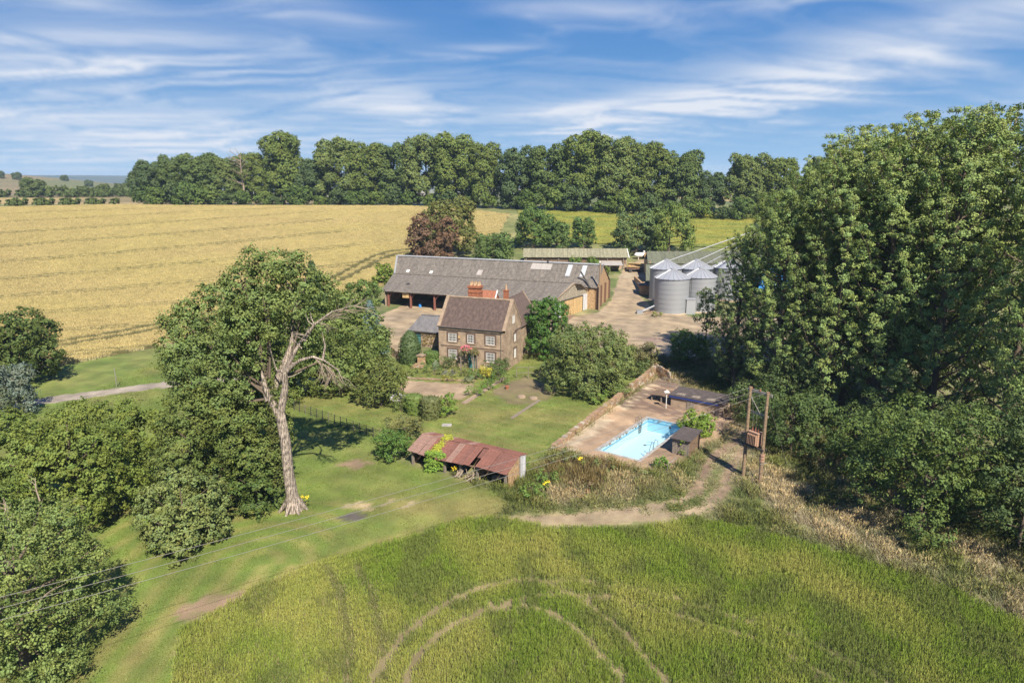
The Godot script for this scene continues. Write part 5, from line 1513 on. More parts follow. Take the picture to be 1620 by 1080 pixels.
# clumps over the skin of a set of lobes [centre, radius]; what lies deep inside another lobe is left out
func skin(lobes: Array, per_area: float, clump: float, low := -0.6, flat := 0.85) -> Array:
	var out := []
	for i in lobes.size():
		var c: Vector3 = lobes[i][0]
		var r: float = lobes[i][1]
		var n := int(12.6 * r * r * per_area) + 3
		for k in n:
			var d := ru()
			if d.y < low and rng.randf() < 0.8:
				continue
			var p := c + Vector3(d.x, d.y * flat, d.z) * r * rng.randf_range(0.72, 1.08)
			var buried := false
			for j in lobes.size():
				if j != i and p.distance_squared_to(lobes[j][0]) < pow(lobes[j][1] * 0.72, 2):
					buried = true
					break
			if not buried:
				out.append([p, (d + Vector3.UP * 0.35).normalized(), clump * pow(rng.randf(), 1.5) * 1.1 + clump * 0.4])
	return out

# lobes of a round crown, from base to height, of the given width
func round_lobes(h: float, w: float, base: float, n: int, r: float, top_heavy := 0.5) -> Array:
	var out := []
	for k in n:
		var t := (k + 0.5) / n
		var y := lerpf(base, h - r * 0.8, pow(t, 0.8))
		var f := (y - base) / maxf(h - base, 0.1)
		var env := sqrt(maxf(0.0, 1.0 - pow((f - top_heavy * 0.7) / (1.05 - top_heavy * 0.35 if f > top_heavy * 0.7 else top_heavy * 1.5 + 0.3), 2)))
		var a := k * 2.39996 + rng.randf_range(-0.4, 0.4)
		var rad := maxf(0.0, w * 0.5 * env - r * 0.7) * sqrt(rng.randf_range(0.35, 1.0))
		out.append([Vector3(cos(a) * rad, y, sin(a) * rad), r * rng.randf_range(0.75, 1.2)])
	return out

# trunk with limbs reaching into the lobes
func limbs(h: float, base: float, r: float, lobes: Array, count: int, lean := Vector3.ZERO) -> ArrayMesh:
	var s := Shape.new()
	var top := Vector3(lean.x, h, lean.z)
	s.tube([Vector3(0, -0.3, 0), Vector3(0, 0.15, 0), Vector3(0, base * 0.5, 0) + lean * 0.15, Vector3(0, base, 0) + lean * 0.35, Vector3(0, lerpf(base, h, 0.5), 0) + lean * 0.6, top * 0.85], [r * 1.5, r * 1.15, r, r * 0.85, r * 0.5, r * 0.12], 8)
	for k in mini(count, lobes.size()):
		var c: Vector3 = lobes[(k * 7) % lobes.size()][0]
		var y0 := clampf(c.y - c.length() * 0.25, base * 0.7, h * 0.8)
		var p0 := Vector3(0, y0, 0) + lean * (y0 / h)
		var mid := p0.lerp(c, 0.5) + Vector3(rng.randf_range(-0.3, 0.3), -0.06 * c.length(), rng.randf_range(-0.3, 0.3))
		s.tube([p0, mid, c, c + (c - mid) * 0.3], [r * 0.42, r * 0.26, r * 0.14, r * 0.05], 5, false)
	return s.done(true)

func tree(called: String, label: String, category: String, at: Vector3, turn: float, group: String, h: float, w: float, base: float, n: int, lr: float, area: float, clump: float, per: int, leaf: float, col: Color, trunk := 0.3, bark := "bark", heavy := 0.5) -> Node3D:
	var o := thing(called, label, category, at, turn, group)
	var lobes := round_lobes(h, w, base, n, lr, heavy)
	put(o, "trunk" if trunk > 0.07 else "stem", limbs(h, maxf(base * 0.8, 0.2), trunk, lobes, 14), M[bark])
	put(o, "crown" if trunk > 0.07 else "foliage", foliage(skin(lobes, area, clump), int(per * 1.5), leaf * 0.78, col), M["leaf"])
	return o

const ORD := ["first", "second", "third", "fourth", "fifth", "sixth", "seventh", "eighth", "ninth", "tenth", "eleventh", "twelfth", "thirteenth", "fourteenth", "fifteenth", "sixteenth", "seventeenth", "eighteenth", "nineteenth", "twentieth", "twenty-first", "twenty-second", "twenty-third", "twenty-fourth"]

func build_tree_belt() -> void:
	# a belt of old broadleaf trees along the crest
	var pr := []
	var cols := [Color(0.104, 0.138, 0.034), Color(0.085, 0.122, 0.036), Color(0.112, 0.150, 0.036), Color(0.070, 0.106, 0.042), Color(0.114, 0.150, 0.046)]
	for k in 5:
		var h: float = [26.0, 24.0, 28.0, 23.0, 27.0][k]
		var w: float = [19.0, 20.0, 17.0, 18.0, 22.0][k]
		var o := Node3D.new()
		var lobes := round_lobes(h, w, 3.2, [26, 30, 24, 28, 26][k], [3.3, 3.0, 3.4, 3.1, 3.6][k], 0.55)
		put(o, "trunk", limbs(h, 5.0, 0.55, lobes, 18), M["bark"])
		put(o, "crown", foliage(skin(lobes, 0.95, 1.0), 15, 0.54, cols[k]), M["leaf"])
		o.set_meta("category", "tree")
		pr.append(o)
	# px heights of the skyline, left to right
	var spots := [[-149, 287, 3, 0.86], [-139, 288, 1, 0.80], [-126, 284, 1, 0.94], [-116, 287, 4, 0.80], [-105, 285, 0, 0.80], [-93, 284, 2, 1.02], [-80, 283, 3, 0.85], [-70, 284, 4, 1.06], [-58, 284, 0, 1.02], [-46, 282, 1, 1.03], [-34, 278, 4, 1.0],
		[-22, 270, 2, 0.98], [-10, 264, 0, 0.90], [2, 259, 3, 0.94], [13, 256, 1, 1.02], [26, 254, 2, 1.06], [36, 250, 4, 1.02], [48, 248, 0, 1.0], [60, 246, 1, 0.88], [70, 243, 3, 0.62], [81, 240, 4, 0.80], [92, 240, 0, 0.80], [106, 238, 1, 0.8]]
	var kinds := ["round dark crowned", "broad olive green", "tall narrow crowned", "dense deep green", "spreading pale green"]
	var bark_trees := 0
	for k in spots.size():
		var q: Array = spots[k]
		var g := T(q[0], q[1])
		var o: Node3D = pr[q[2]].duplicate()
		o.name = numbered("belt_tree")
		add_child(o)
		o.position = V(q[0], g, q[1])
		o.rotation.y = rng.randf() * TAU
		var s: float = q[3]
		o.scale = Vector3(s * rng.randf_range(0.82, 1.0), s * rng.randf_range(0.9, 1.04), s * rng.randf_range(0.82, 1.0))
		tag(o, "%s tree, %s from the left in the far belt" % [kinds[q[2]], ORD[k]], "tree", "trees of the far belt")
	# the leafy edge at the foot of the belt
	var edge := []
	for k in 3:
		var o := Node3D.new()
		var lobes := round_lobes(6.5, 9.0, 1.2, 9, 1.9, 0.4)
		put(o, "stem", limbs(6.5, 1.0, 0.16, lobes, 6), M["bark"])
		put(o, "foliage", foliage(skin(lobes, 0.9, 0.8), 12, 0.5, [Color(0.066, 0.105, 0.026), Color(0.088, 0.128, 0.03), Color(0.060, 0.092, 0.033)][k]), M["leaf"])
		o.set_meta("category", "bush")
		edge.append(o)
	var n := 0
	var x := -149.0
	while x < 108.0:
		var d := 276.0 if x < -42.0 else lerpf(274.0, 228.0, clampf((x + 42.0) / 110.0, 0, 1))
		if x < -130.0: d = 283.0
		var o: Node3D = edge[n % 3].duplicate()
		o.name = numbered("edge_bush")
		add_child(o)
		o.position = V(x, T(x, d) - 0.3, d + rng.randf_range(-1.5, 1.5))
		o.rotation.y = rng.randf() * TAU
		var s := rng.randf_range(0.75, 1.5)
		o.scale = Vector3(s, s * rng.randf_range(0.8, 1.3), s)
		tag(o, "leafy bush at the foot of the far tree belt, %s from the left" % (ORD[n] if n < 24 else ("twenty-" + ORD[n - 20] if n < 30 else ("thirty-" + ORD[n - 31] if n > 30 else "thirtieth"))), "bush", "bushes at the foot of the tree belt")
		x += rng.randf_range(6.0, 9.0)
		n += 1
	# a bare dead tree among them
	var dt := thing("dead_tree", "bare grey dead tree standing in the left part of the belt", "tree", V(-107.5, T(-107, 281), 279.5))
	put(dt, "trunk", bare_tree(21.0, 0.5, 30), M["dead_wood"])
	for q in pr + edge: q.free()

func bare_tree(h: float, r: float, n: int) -> ArrayMesh:
	var s := Shape.new()
	s.tube([Vector3.ZERO, Vector3(0.2, h * 0.35, 0), Vector3(-0.2, h * 0.7, 0.2), Vector3(0.1, h, 0)], [r, r * 0.75, r * 0.4, 0.05], 7)
	for k in n:
		var y := h * rng.randf_range(0.35, 0.9)
		var d := ru()
		d.y = absf(d.y) * 0.6 + 0.35
		var l := h * rng.randf_range(0.12, 0.3)
		var p := Vector3(0, y, 0)
		var q := p + d.normalized() * l
		s.tube([p, p.lerp(q, 0.5) + ru() * 0.3, q], [r * 0.3, r * 0.18, 0.03], 4, false)
		for j in 3:
			var e := p.lerp(q, 0.4 + j * 0.2)
			s.tube([e, e + (d + ru() * 0.9).normalized() * l * 0.4], [r * 0.1, 0.02], 4, false)
	return s.done(true)

# poplar: a straight stem with steep branches, each a plume of leaves
func poplar_parts(o: Node3D, h: float, w: float, col: Color, per: int, low: float) -> void:
	var s := Shape.new()
	s.tube([Vector3(0, -0.3, 0), Vector3(0, 1, 0), Vector3(0.2, h * 0.5, 0), Vector3(0, h * 0.97, 0)], [0.55, 0.42, 0.28, 0.03], 8)
	var clumps := []
	var n := 84
	for k in n:
		var t := (k + rng.randf()) / n
		var y := lerpf(low, h * 0.93, t)
		var a := k * 2.39996 + rng.randf_range(-0.3, 0.3)
		var env := sin(clampf(lerpf(0.35, 1.0, t) * PI * 0.98, 0, PI))
		var reach := w * 0.5 * (0.35 + 0.75 * env) * rng.randf_range(0.75, 1.15)
		var rise := reach * rng.randf_range(0.85, 1.5)
		var p0 := Vector3(0, y, 0)
		var p2 := Vector3(cos(a) * reach, y + rise, sin(a) * reach)
		if p2.y > h + 1.0: p2.y = h + rng.randf_range(-1.2, 1.0)
		var p1 := Vector3(cos(a) * reach * 0.6, y + rise * 0.35, sin(a) * reach * 0.6)
		s.tube([p0, p1, p2], [0.11, 0.07, 0.02], 4, false)
		var m := 15
		for j in m:
			var f := lerpf(0.3, 1.1, j / float(m - 1))
			var p := p0.lerp(p1, f * 2.0) if f < 0.5 else p1.lerp(p2, f * 2.0 - 1.0)
			var off := ru() * 0.5
			clumps.append([p + off, (Vector3(cos(a), 0.75, sin(a)) + off * 0.5).normalized(), rng.randf_range(0.28, 0.55) * (0.7 if j == m - 1 else 1.0)])
	for k in 26:
		var y := h - pow(rng.randf(), 1.4) * h * 0.25
		clumps.append([Vector3(0, y, 0) + Vector3(ru().x, 0, ru().z) * (0.15 + (h - y) * 0.16), Vector3.UP, 0.5])
	put(o, "trunk", s.done(true), M["bark"])
	put(o, "crown", foliage(clumps, int(per * 1.65), 0.145, col, 0.22), M["poplar_leaf"])

func build_poplars() -> void:
	var pr := []
	for k in 3:
		var o := Node3D.new()
		poplar_parts(o, 29.0, [9.0, 8.2, 9.6, 8.6][k], [Color(0.160, 0.212, 0.066), Color(0.148, 0.202, 0.062), Color(0.174, 0.220, 0.066)][k], [30, 28, 30, 28][k], 1.2)
		pr.append(o)
	var rows := [
		["front row of the grove", [[26.3, 78.5, 0.66], [29.2, 72.5, 0.84], [32.8, 68.0, 0.96], [36.4, 64.8, 1.0], [40.0, 61.5, 1.02], [43.8, 57.5, 1.0], [40.8, 49.5, 0.93]]],
		["middle row of the grove", [[32.5, 77.0, 0.92], [37.2, 73.0, 1.04], [41.8, 70.0, 1.08], [46.5, 66.5, 1.08]]],
		["rear row of the grove", [[33.0, 88.0, 0.8], [38.5, 83.0, 1.0], [43.5, 79.5, 1.08], [48.8, 76.5, 1.1]]]]
	for r in rows:
		for k in r[1].size():
			var q: Array = r[1][k]
			var o: Node3D = pr[rng.randi() % 3].duplicate()
			o.name = numbered("poplar_tree")
			add_child(o)
			o.position = V(q[0] + rng.randf_range(-0.6, 0.6), 0, q[1])
			o.rotation.y = rng.randf() * TAU
			o.scale = Vector3(q[2] * rng.randf_range(0.95, 1.12), q[2] * rng.randf_range(0.97, 1.03), q[2] * rng.randf_range(0.95, 1.12))
			tag(o, "tall light green poplar, %s from the left in the %s" % [ORD[k], r[0]], "tree", "poplars on the right")
	for q in pr: q.free()
	# undergrowth at their feet
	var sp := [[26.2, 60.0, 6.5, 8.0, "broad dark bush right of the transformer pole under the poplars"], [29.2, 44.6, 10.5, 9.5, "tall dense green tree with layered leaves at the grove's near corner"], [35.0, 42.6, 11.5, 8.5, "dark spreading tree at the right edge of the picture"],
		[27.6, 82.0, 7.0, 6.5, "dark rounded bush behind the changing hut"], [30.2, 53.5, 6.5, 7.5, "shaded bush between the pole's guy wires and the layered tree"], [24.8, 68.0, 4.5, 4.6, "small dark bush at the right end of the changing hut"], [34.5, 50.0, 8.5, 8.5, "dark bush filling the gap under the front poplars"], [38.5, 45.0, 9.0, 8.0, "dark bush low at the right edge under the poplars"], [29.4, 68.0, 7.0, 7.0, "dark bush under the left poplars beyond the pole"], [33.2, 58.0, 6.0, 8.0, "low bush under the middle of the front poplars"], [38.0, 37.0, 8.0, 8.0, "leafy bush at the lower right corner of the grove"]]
	for k in sp.size():
		var q: Array = sp[k]
		var layered: bool = k == 1
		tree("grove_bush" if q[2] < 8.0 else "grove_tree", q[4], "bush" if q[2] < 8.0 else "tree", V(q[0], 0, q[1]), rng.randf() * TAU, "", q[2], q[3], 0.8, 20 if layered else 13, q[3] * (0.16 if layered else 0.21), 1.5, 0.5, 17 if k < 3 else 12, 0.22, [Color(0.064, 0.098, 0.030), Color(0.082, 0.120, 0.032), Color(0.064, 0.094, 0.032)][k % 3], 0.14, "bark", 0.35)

func build_left_trees() -> void:
	var G := "broadleaf trees left of the ash"
	tree("sycamore_tree", "large dense sycamore filling the left middle of the picture", "tree", V(-33.2, 0, 48.0), 0.4, "", 8.5, 13.6, 1.6, 40, 2.0, 1.5, 0.55, 30, 0.21, Color(0.112, 0.148, 0.032), 0.4, "bark", 0.45)
	tree("sycamore_tree", "leafy sycamore between the large sycamore and the ash trunk", "tree", V(-23.2, 0, 50.8), 2.0, "", 9.6, 11.0, 1.0, 34, 1.75, 1.5, 0.5, 28, 0.2, Color(0.092, 0.120, 0.031), 0.35, "bark", 0.45)
	tree("laurel_bush", "rounded bush with large glossy leaves before the left sycamores", "bush", V(-22.9, 0, 43.4), 1.0, "", 5.2, 6.2, 0.5, 20, 1.15, 2.4, 0.36, 22, 0.2, Color(0.132, 0.165, 0.056), 0.15, "bark", 0.35)
	tree("ivy_bush", "dark leafy thicket at the foot of the ash on its left", "bush", V(-19.9, 0, 48.8), 1.0, "", 5.6, 4.8, 0.3, 18, 1.05, 1.8, 0.42, 17, 0.24, Color(0.064, 0.098, 0.026), 0.15, "bark", 0.35)
	tree("chestnut_tree", "dark round tree at the left edge beside the lane", "tree", V(-62.5, 0, 82.4), 0.0, "", 9.2, 12.0, 1.4, 26, 1.9, 1.2, 0.6, 17, 0.34, Color(0.064, 0.092, 0.024), 0.35)
	tree("grey_willow", "blue grey leaved tree at the left edge below the round tree", "tree", V(-54.5, 0, 70.2), 0.0, "", 5.8, 6.0, 0.8, 20, 1.1, 1.6, 0.5, 16, 0.24, Color(0.115, 0.145, 0.115), 0.2)
	tree("grey_willow", "grey green shrub at the left edge below the blue grey tree", "shrub", V(-52.0, 0, 63.5), 0.0, "", 5.0, 6.0, 0.4, 16, 1.2, 1.4, 0.5, 16, 0.26, Color(0.085, 0.105, 0.06), 0.15)
	# the feathery tree in the bottom left corner, seen from above, with bare twigs
	var o := thing("feathery_tree", "feathery leaved tree with bare twigs in the bottom left corner", "tree", V(-25.6, 0, 31.0), 0.0)
	var lobes := round_lobes(8.8, 10.0, 0.5, 54, 1.05, 0.42)
	put(o, "trunk", limbs(8.2, 2.0, 0.26, lobes, 30), M["bark"])
	put(o, "crown", foliage(skin(lobes, 2.6, 0.5), 32, 0.12, Color(0.128, 0.168, 0.05), 0.25, 0.4), M["leaf"])
	for k in 26:
		var l: Array = lobes[rng.randi() % lobes.size()]
		var c: Vector3 = l[0]
		if c.y < 5.0:
			continue
		var d := (Vector3(c.x, 0.0, c.z).normalized() + Vector3.UP * 0.8 + ru() * 0.6).normalized()
		var s := Shape.new()
		var p: Vector3 = c + d * l[1] * 0.5
		var e: Vector3 = p + d * rng.randf_range(1.3, 2.2) + ru() * 0.3
		s.tube([p, p.lerp(e, 0.5) + ru() * 0.15, e], [0.045, 0.03, 0.008], 4, false)
		for j in 4:
			var f: Vector3 = p.lerp(e, 0.35 + j * 0.15)
			s.tube([f, f + (d + ru() * 0.9).normalized() * 0.6], [0.02, 0.006], 4, false)
		put(o, "bare_twig", s.done(), M["dead_wood"])
	tree("feathery_tree", "smaller feathery tree at the left edge behind the corner tree", "tree", V(-33.5, 0, 37.5), 1.2, "", 6.4, 7.6, 1.0, 24, 1.3, 2.0, 0.42, 18, 0.21, Color(0.10, 0.138, 0.034), 0.2)

func build_ash() -> void:
	var o := thing("ash_tree", "tall old ash with pale split trunk and bare right limb on the lawn", "tree", V(-17.2, 0, 48.6))
	var s := Shape.new()
	s.tube([L(0.3, -0.4, 0), L(0.22, 0.2, 0), L(0.14, 1.2, 0), L(0.02, 3.0, 0), L(-0.02, 5.6, 0), L(-0.3, 8.0, 0.1)], [0.9, 0.66, 0.48, 0.41, 0.37, 0.35], 16, true, 0.16)
	for k in 7:
		var a := k * TAU / 7
		s.tube([L(0.15, 1.3, 0), L(0.2 + cos(a) * 0.75, 0.35, sin(a) * 0.75), L(0.2 + cos(a) * 1.25, -0.25, sin(a) * 1.25)], [0.26, 0.17, 0.07], 6)
	# left stub and the limbs behind it
	s.tube([L(-0.3, 7.4, 0.1), L(-0.9, 9.1, 0), L(-1.2, 10.0, 0), L(-1.4, 11.2, 0.1)], [0.32, 0.26, 0.2, 0.07], 9, true, 0.2)
	s.tube([L(-0.9, 8.8, 0), L(-2.0, 10.6, 1.5), L(-3.2, 13.5, 2.4), L(-3.0, 16.0, 2.0)], [0.34, 0.3, 0.2, 0.05], 8)
	s.tube([L(-2.0, 10.6, 1.5), L(-4.6, 12.2, 1.4), L(-7.0, 13.8, 0.8)], [0.22, 0.16, 0.05], 7)
	s.tube([L(-1.0, 9.0, 0.4), L(0.2, 12.5, 2.6), L(0.8, 16.0, 2.4), L(0.4, 17.6, 1.8)], [0.3, 0.24, 0.14, 0.04], 8)
	put(o, "trunk", s.done(true), M["pale_bark"])
	s = Shape.new()
	s.tube([L(-0.3, 7.6, 0.1), L(0.3, 9.9, 0), L(0.4, 11.2, 0), L(1.55, 13.2, 0.1), L(2.9, 14.75, -0.1), L(4.1, 15.6, 0.15), L(5.9, 16.1, 0.2)], [0.32, 0.24, 0.2, 0.13, 0.1, 0.06, 0.02], 9, true, 0.12)
	s.tube([L(0.4, 11.0, 0), L(1.0, 11.6, -0.2), L(1.7, 12.1, -0.4), L(2.7, 12.4, -0.5), L(3.5, 12.1, -0.5), L(4.4, 11.4, -0.4), L(4.9, 10.1, -0.3)], [0.18, 0.15, 0.12, 0.1, 0.075, 0.045, 0.015], 8)
	s.tube([L(3.4, 12.2, -0.5), L(3.6, 13.2, -0.4), L(3.4, 14.2, -0.3)], [0.1, 0.07, 0.02], 6)
	s.tube([L(0.3, 10.2, 0), L(-0.2, 11.6, -0.3), L(-0.5, 13.2, -0.3)], [0.1, 0.06, 0.02], 6)
	for k in 10:
		var f := rng.randf()
		var p := L(0.4, 10.6, 0).lerp(L(2.9, 14.8, 0), f)
		var d := Vector3(rng.randf_range(-0.9, 0.9), rng.randf_range(0.1, 0.9), rng.randf_range(-0.6, 0.6)).normalized()
		s.tube([p, p + d * 0.6 + ru() * 0.1, p + d * rng.randf_range(1.0, 1.7) + ru() * 0.25], [0.06, 0.045, 0.015], 5, false)
	put(o, "bare_limb", s.done(true), M["pale_bark"])
	for k in 34:
		var t := Shape.new()
		var p: Vector3
		var d: Vector3
		if k < 17:
			var f := rng.randf()
			p = L(2.9, 14.8, 0).lerp(L(5.9, 16.1, 0.2), f)
			d = Vector3(0.8, rng.randf_range(-0.4, 0.8), rng.randf_range(-0.7, 0.7))
		else:
			var f := rng.randf()
			p = L(2.7, 12.4, -0.5).lerp(L(4.7, 10.8, -0.4), f)
			d = Vector3(rng.randf_range(-0.3, 0.9), rng.randf_range(-1.3, -0.2), rng.randf_range(-0.5, 0.5))
		var e := p + d.normalized() * rng.randf_range(0.8, 1.9)
		t.tube([p, p.lerp(e, 0.5) + ru() * 0.15, e], [0.035, 0.022, 0.008], 4, false)
		for j in 4:
			var q := p.lerp(e, 0.3 + j * 0.17)
			t.tube([q, q + (d.normalized() + ru() * 0.8 + Vector3.DOWN * (0.0 if k < 17 else 0.5)).normalized() * 0.65], [0.015, 0.006], 3, false)
		put(o, "bare_twig", t.done(), M["dead_wood"])
	var lobes := []
	for q in [[-1.0, 18.2, 1.5, 1.5], [0.4, 18.6, 1.8, 1.3], [-2.4, 17.2, 1.2, 1.7], [-3.9, 16.2, 1.4, 1.7], [1.6, 17.4, 2.4, 1.5], [2.8, 16.3, 3.4, 1.4], [-5.2, 15.0, 1.0, 1.6], [-6.6, 14.2, 0.8, 1.4], [-7.8, 13.0, 0.4, 1.25], [-0.8, 16.2, 0.2, 1.5], [-2.6, 15.0, -0.4, 1.6], [0.6, 15.6, 1.6, 1.5], [-4.4, 13.8, 0.0, 1.6], [-1.2, 13.8, -0.2, 1.4], [-6.0, 12.4, 0.2, 1.5], [-7.4, 11.4, 0.4, 1.2], [-3.2, 12.2, -0.2, 1.5], [-4.9, 11.0, 0.2, 1.5], [-1.9, 11.6, 0.9, 1.2], [-6.3, 10.2, 0.5, 1.3], [-3.6, 10.0, 0.4, 1.35], [-5.0, 8.9, 0.6, 1.3], [-2.6, 8.8, 1.2, 1.0], [-6.6, 8.6, 0.8, 1.1], [2.0, 14.2, 3.0, 1.5], [3.4, 14.4, 3.8, 1.3], [4.6, 13.2, 4.0, 1.2], [1.4, 12.4, 3.2, 1.4], [2.8, 11.4, 3.8, 1.3], [-1.4, 17.0, 3.2, 1.8], [-3.6, 15.0, 3.6, 1.9], [-5.8, 13.2, 3.2, 1.8], [-0.4, 14.6, 4.0, 1.8], [-2.8, 12.0, 3.8, 1.8], [-4.6, 10.4, 3.4, 1.6], [-7.8, 14.2, 2.0, 1.2], [-0.2, 19.3, 1.6, 0.8], [-3.2, 18.0, 2.2, 1.1], [5.6, 12.0, 4.2, 1.0], [4.0, 10.4, 4.0, 1.1], [-1.6, 7.4, 0.9, 0.8], [-4.2, 7.6, 0.6, 1.1], [-5.8, 7.2, 0.9, 1.1], [3.0, 17.0, 2.6, 1.1], [4.4, 15.6, 3.6, 1.0], [5.6, 14.2, 4.4, 0.9], [6.6, 12.8, 4.6, 0.8], [-8.6, 12.0, 0.6, 0.8], [-8.4, 14.6, 1.2, 0.8], [-1.6, 19.6, 1.0, 0.7], [1.2, 19.2, 2.0, 0.7], [-5.6, 16.6, 1.2, 0.9], [-7.2, 15.6, 1.4, 0.8], [-7.6, 9.6, 0.6, 1.0], [-8.2, 10.6, 1.0, 0.7], [-3.0, 6.8, 0.8, 0.9], [-6.8, 6.4, 0.8, 0.9], [1.2, 10.6, 3.4, 1.0], [3.2, 9.6, 4.2, 1.0], [5.2, 10.6, 4.4, 0.8]]:
		lobes.append([L(q[0], q[1], q[2]), q[3]])
	put(o, "crown", foliage(skin(lobes, 1.95, 0.55, -0.8), 30, 0.17, Color(0.110, 0.148, 0.045), 0.2, 0.25), M["leaf"])
	var inner := Shape.new()
	for k in 13:
		var c: Vector3 = lobes[(k * 7) % 40][0]
		var p0 := L(-0.8, 8.8, 0.2).lerp(L(-2.0, 10.6, 1.5), rng.randf()) if c.x < 0.0 else L(0.2, 10.5, 1.2)
		var mid := p0.lerp(c, 0.55) + ru() * 0.3 + Vector3.DOWN * 0.2
		inner.tube([p0, mid, c, c + (c - mid) * 0.2], [0.12, 0.08, 0.05, 0.015], 5, false)
	put(o, "limb", inner.done(true), M["bark"]).set_meta("kind", "stuff")
	# ivy up its left side
	var iv := []
	for k in 190:
		var y := rng.randf_range(2.0, 10.5)
		iv.append([L(-0.75 + rng.randf_range(-0.4, 0.2), y, rng.randf_range(-0.2, 0.5)), Vector3(-0.8, 0.2, 0.5).normalized(), 0.35])
	put(o, "ivy", foliage(iv, 14, 0.16, Color(0.09, 0.11, 0.035)), M["leaf"])

# ---------------------------------------------------------------- garden
func conifer(called: String, label: String, at: Vector3, h: float, w: float, col: Color, tiers: int, leaf: float) -> Node3D:
	var o := thing(called, label, "conifer", at)
	var s := Shape.new()
	s.tube([Vector3(0, -0.2, 0), Vector3(0, h * 0.5, 0), Vector3(0, h, 0)], [0.2, 0.12, 0.02], 7)
	var cl := []
	for t in tiers:
		var f := t / float(tiers)
		var y := lerpf(0.5, h * 0.96, f)
		var r := w * 0.5 * (1.0 - f) * rng.randf_range(0.85, 1.1) + 0.12
		var n := int(6 + r * 4.5)
		for k in n:
			var a := k * TAU / n + t * 0.7 + rng.randf_range(-0.15, 0.15)
			var dir := Vector3(cos(a), 0, sin(a))
			s.tube([Vector3(0, y, 0), dir * r + Vector3(0, y - r * 0.18, 0)], [0.035, 0.01], 3, false)
			for j in 4:
				var g := 0.35 + 0.22 * j
				cl.append([dir * r * g + Vector3(0, y - r * g * 0.18, 0), (dir * 0.6 + Vector3.UP).normalized(), 0.16 + r * 0.10])
	put(o, "trunk", s.done(true), M["bark"])
	put(o, "crown", foliage(cl, 13, leaf, col, 0.12, 0.3), M["needle"])
	return o

# clipped shapes: a dense skin of small leaves over a solid of revolution [[height, radius]...]
func topiary(called: String, label: String, category: String, at: Vector3, prof: Array, col: Color, sx := 1.0, sz := 1.0, turn := 0.0) -> Node3D:
	var o := thing(called, label, category, at, turn)
	var s := Shape.new()
	var pts := []
	var rad := []
	for q in prof:
		pts.append(Vector3(0, q[0], 0))
		rad.append(q[1] * 0.86)
	s.col = col
	s.tube(pts, rad, 14)
	for k in s.v.size(): s.v[k] = Vector3(s.v[k].x * sx, s.v[k].y, s.v[k].z * sz)
	put(o, "inner_twigs", s.done(), M["petal"])
	var cl := []
	for k in prof.size() - 1:
		var h0: float = prof[k][0]
		var h1: float = prof[k + 1][0]
		var r0: float = prof[k][1]
		var r1: float = prof[k + 1][1]
		var len := Vector2(h1 - h0, r1 - r0).length()
		var n := int(len * TAU * maxf(0.3, (r0 + r1) * 0.5) * 16.0 * maxf(1.0, (sx + sz) * 0.5))
		for j in n:
			var t := rng.randf()
			var a := rng.randf() * TAU
			var r := lerpf(r0, r1, t) * rng.randf_range(0.95, 1.02)
			var nr := Vector3(cos(a) * (h1 - h0), r0 - r1, sin(a) * (h1 - h0)).normalized()
			cl.append([Vector3(cos(a) * r * sx, lerpf(h0, h1, t), sin(a) * r * sz), nr, 0.13])
	put(o, "clipped_leaves", foliage(cl, 7, 0.11, col, 0.1), M["leaf"])
	return o

func shrub(called: String, label: String, at: Vector3, h: float, w: float, col: Color, leaf := 0.2, category := "shrub", n := 10) -> Node3D:
	return tree(called, label, category, at, rng.randf() * TAU, "", h, w, h * 0.12, n, minf(w, h) * 0.24, 2.6 / maxf(1.0, minf(w, h) * 0.25), 0.16 + w * 0.05, 15, leaf, col, 0.05, "bark", 0.4)

func flowers(parent: Node3D, called: String, n: int, box: Vector3, at: Vector3, col: Color, size := 0.1) -> void:
	var cl := []
	for k in n:
		cl.append([at + ru() * box, Vector3(0, 0.6, 0.5).normalized(), 0.14])
	put(parent, called, foliage(cl, 7, size, col, 0.12), M["petal"]).set_meta("kind", "stuff")

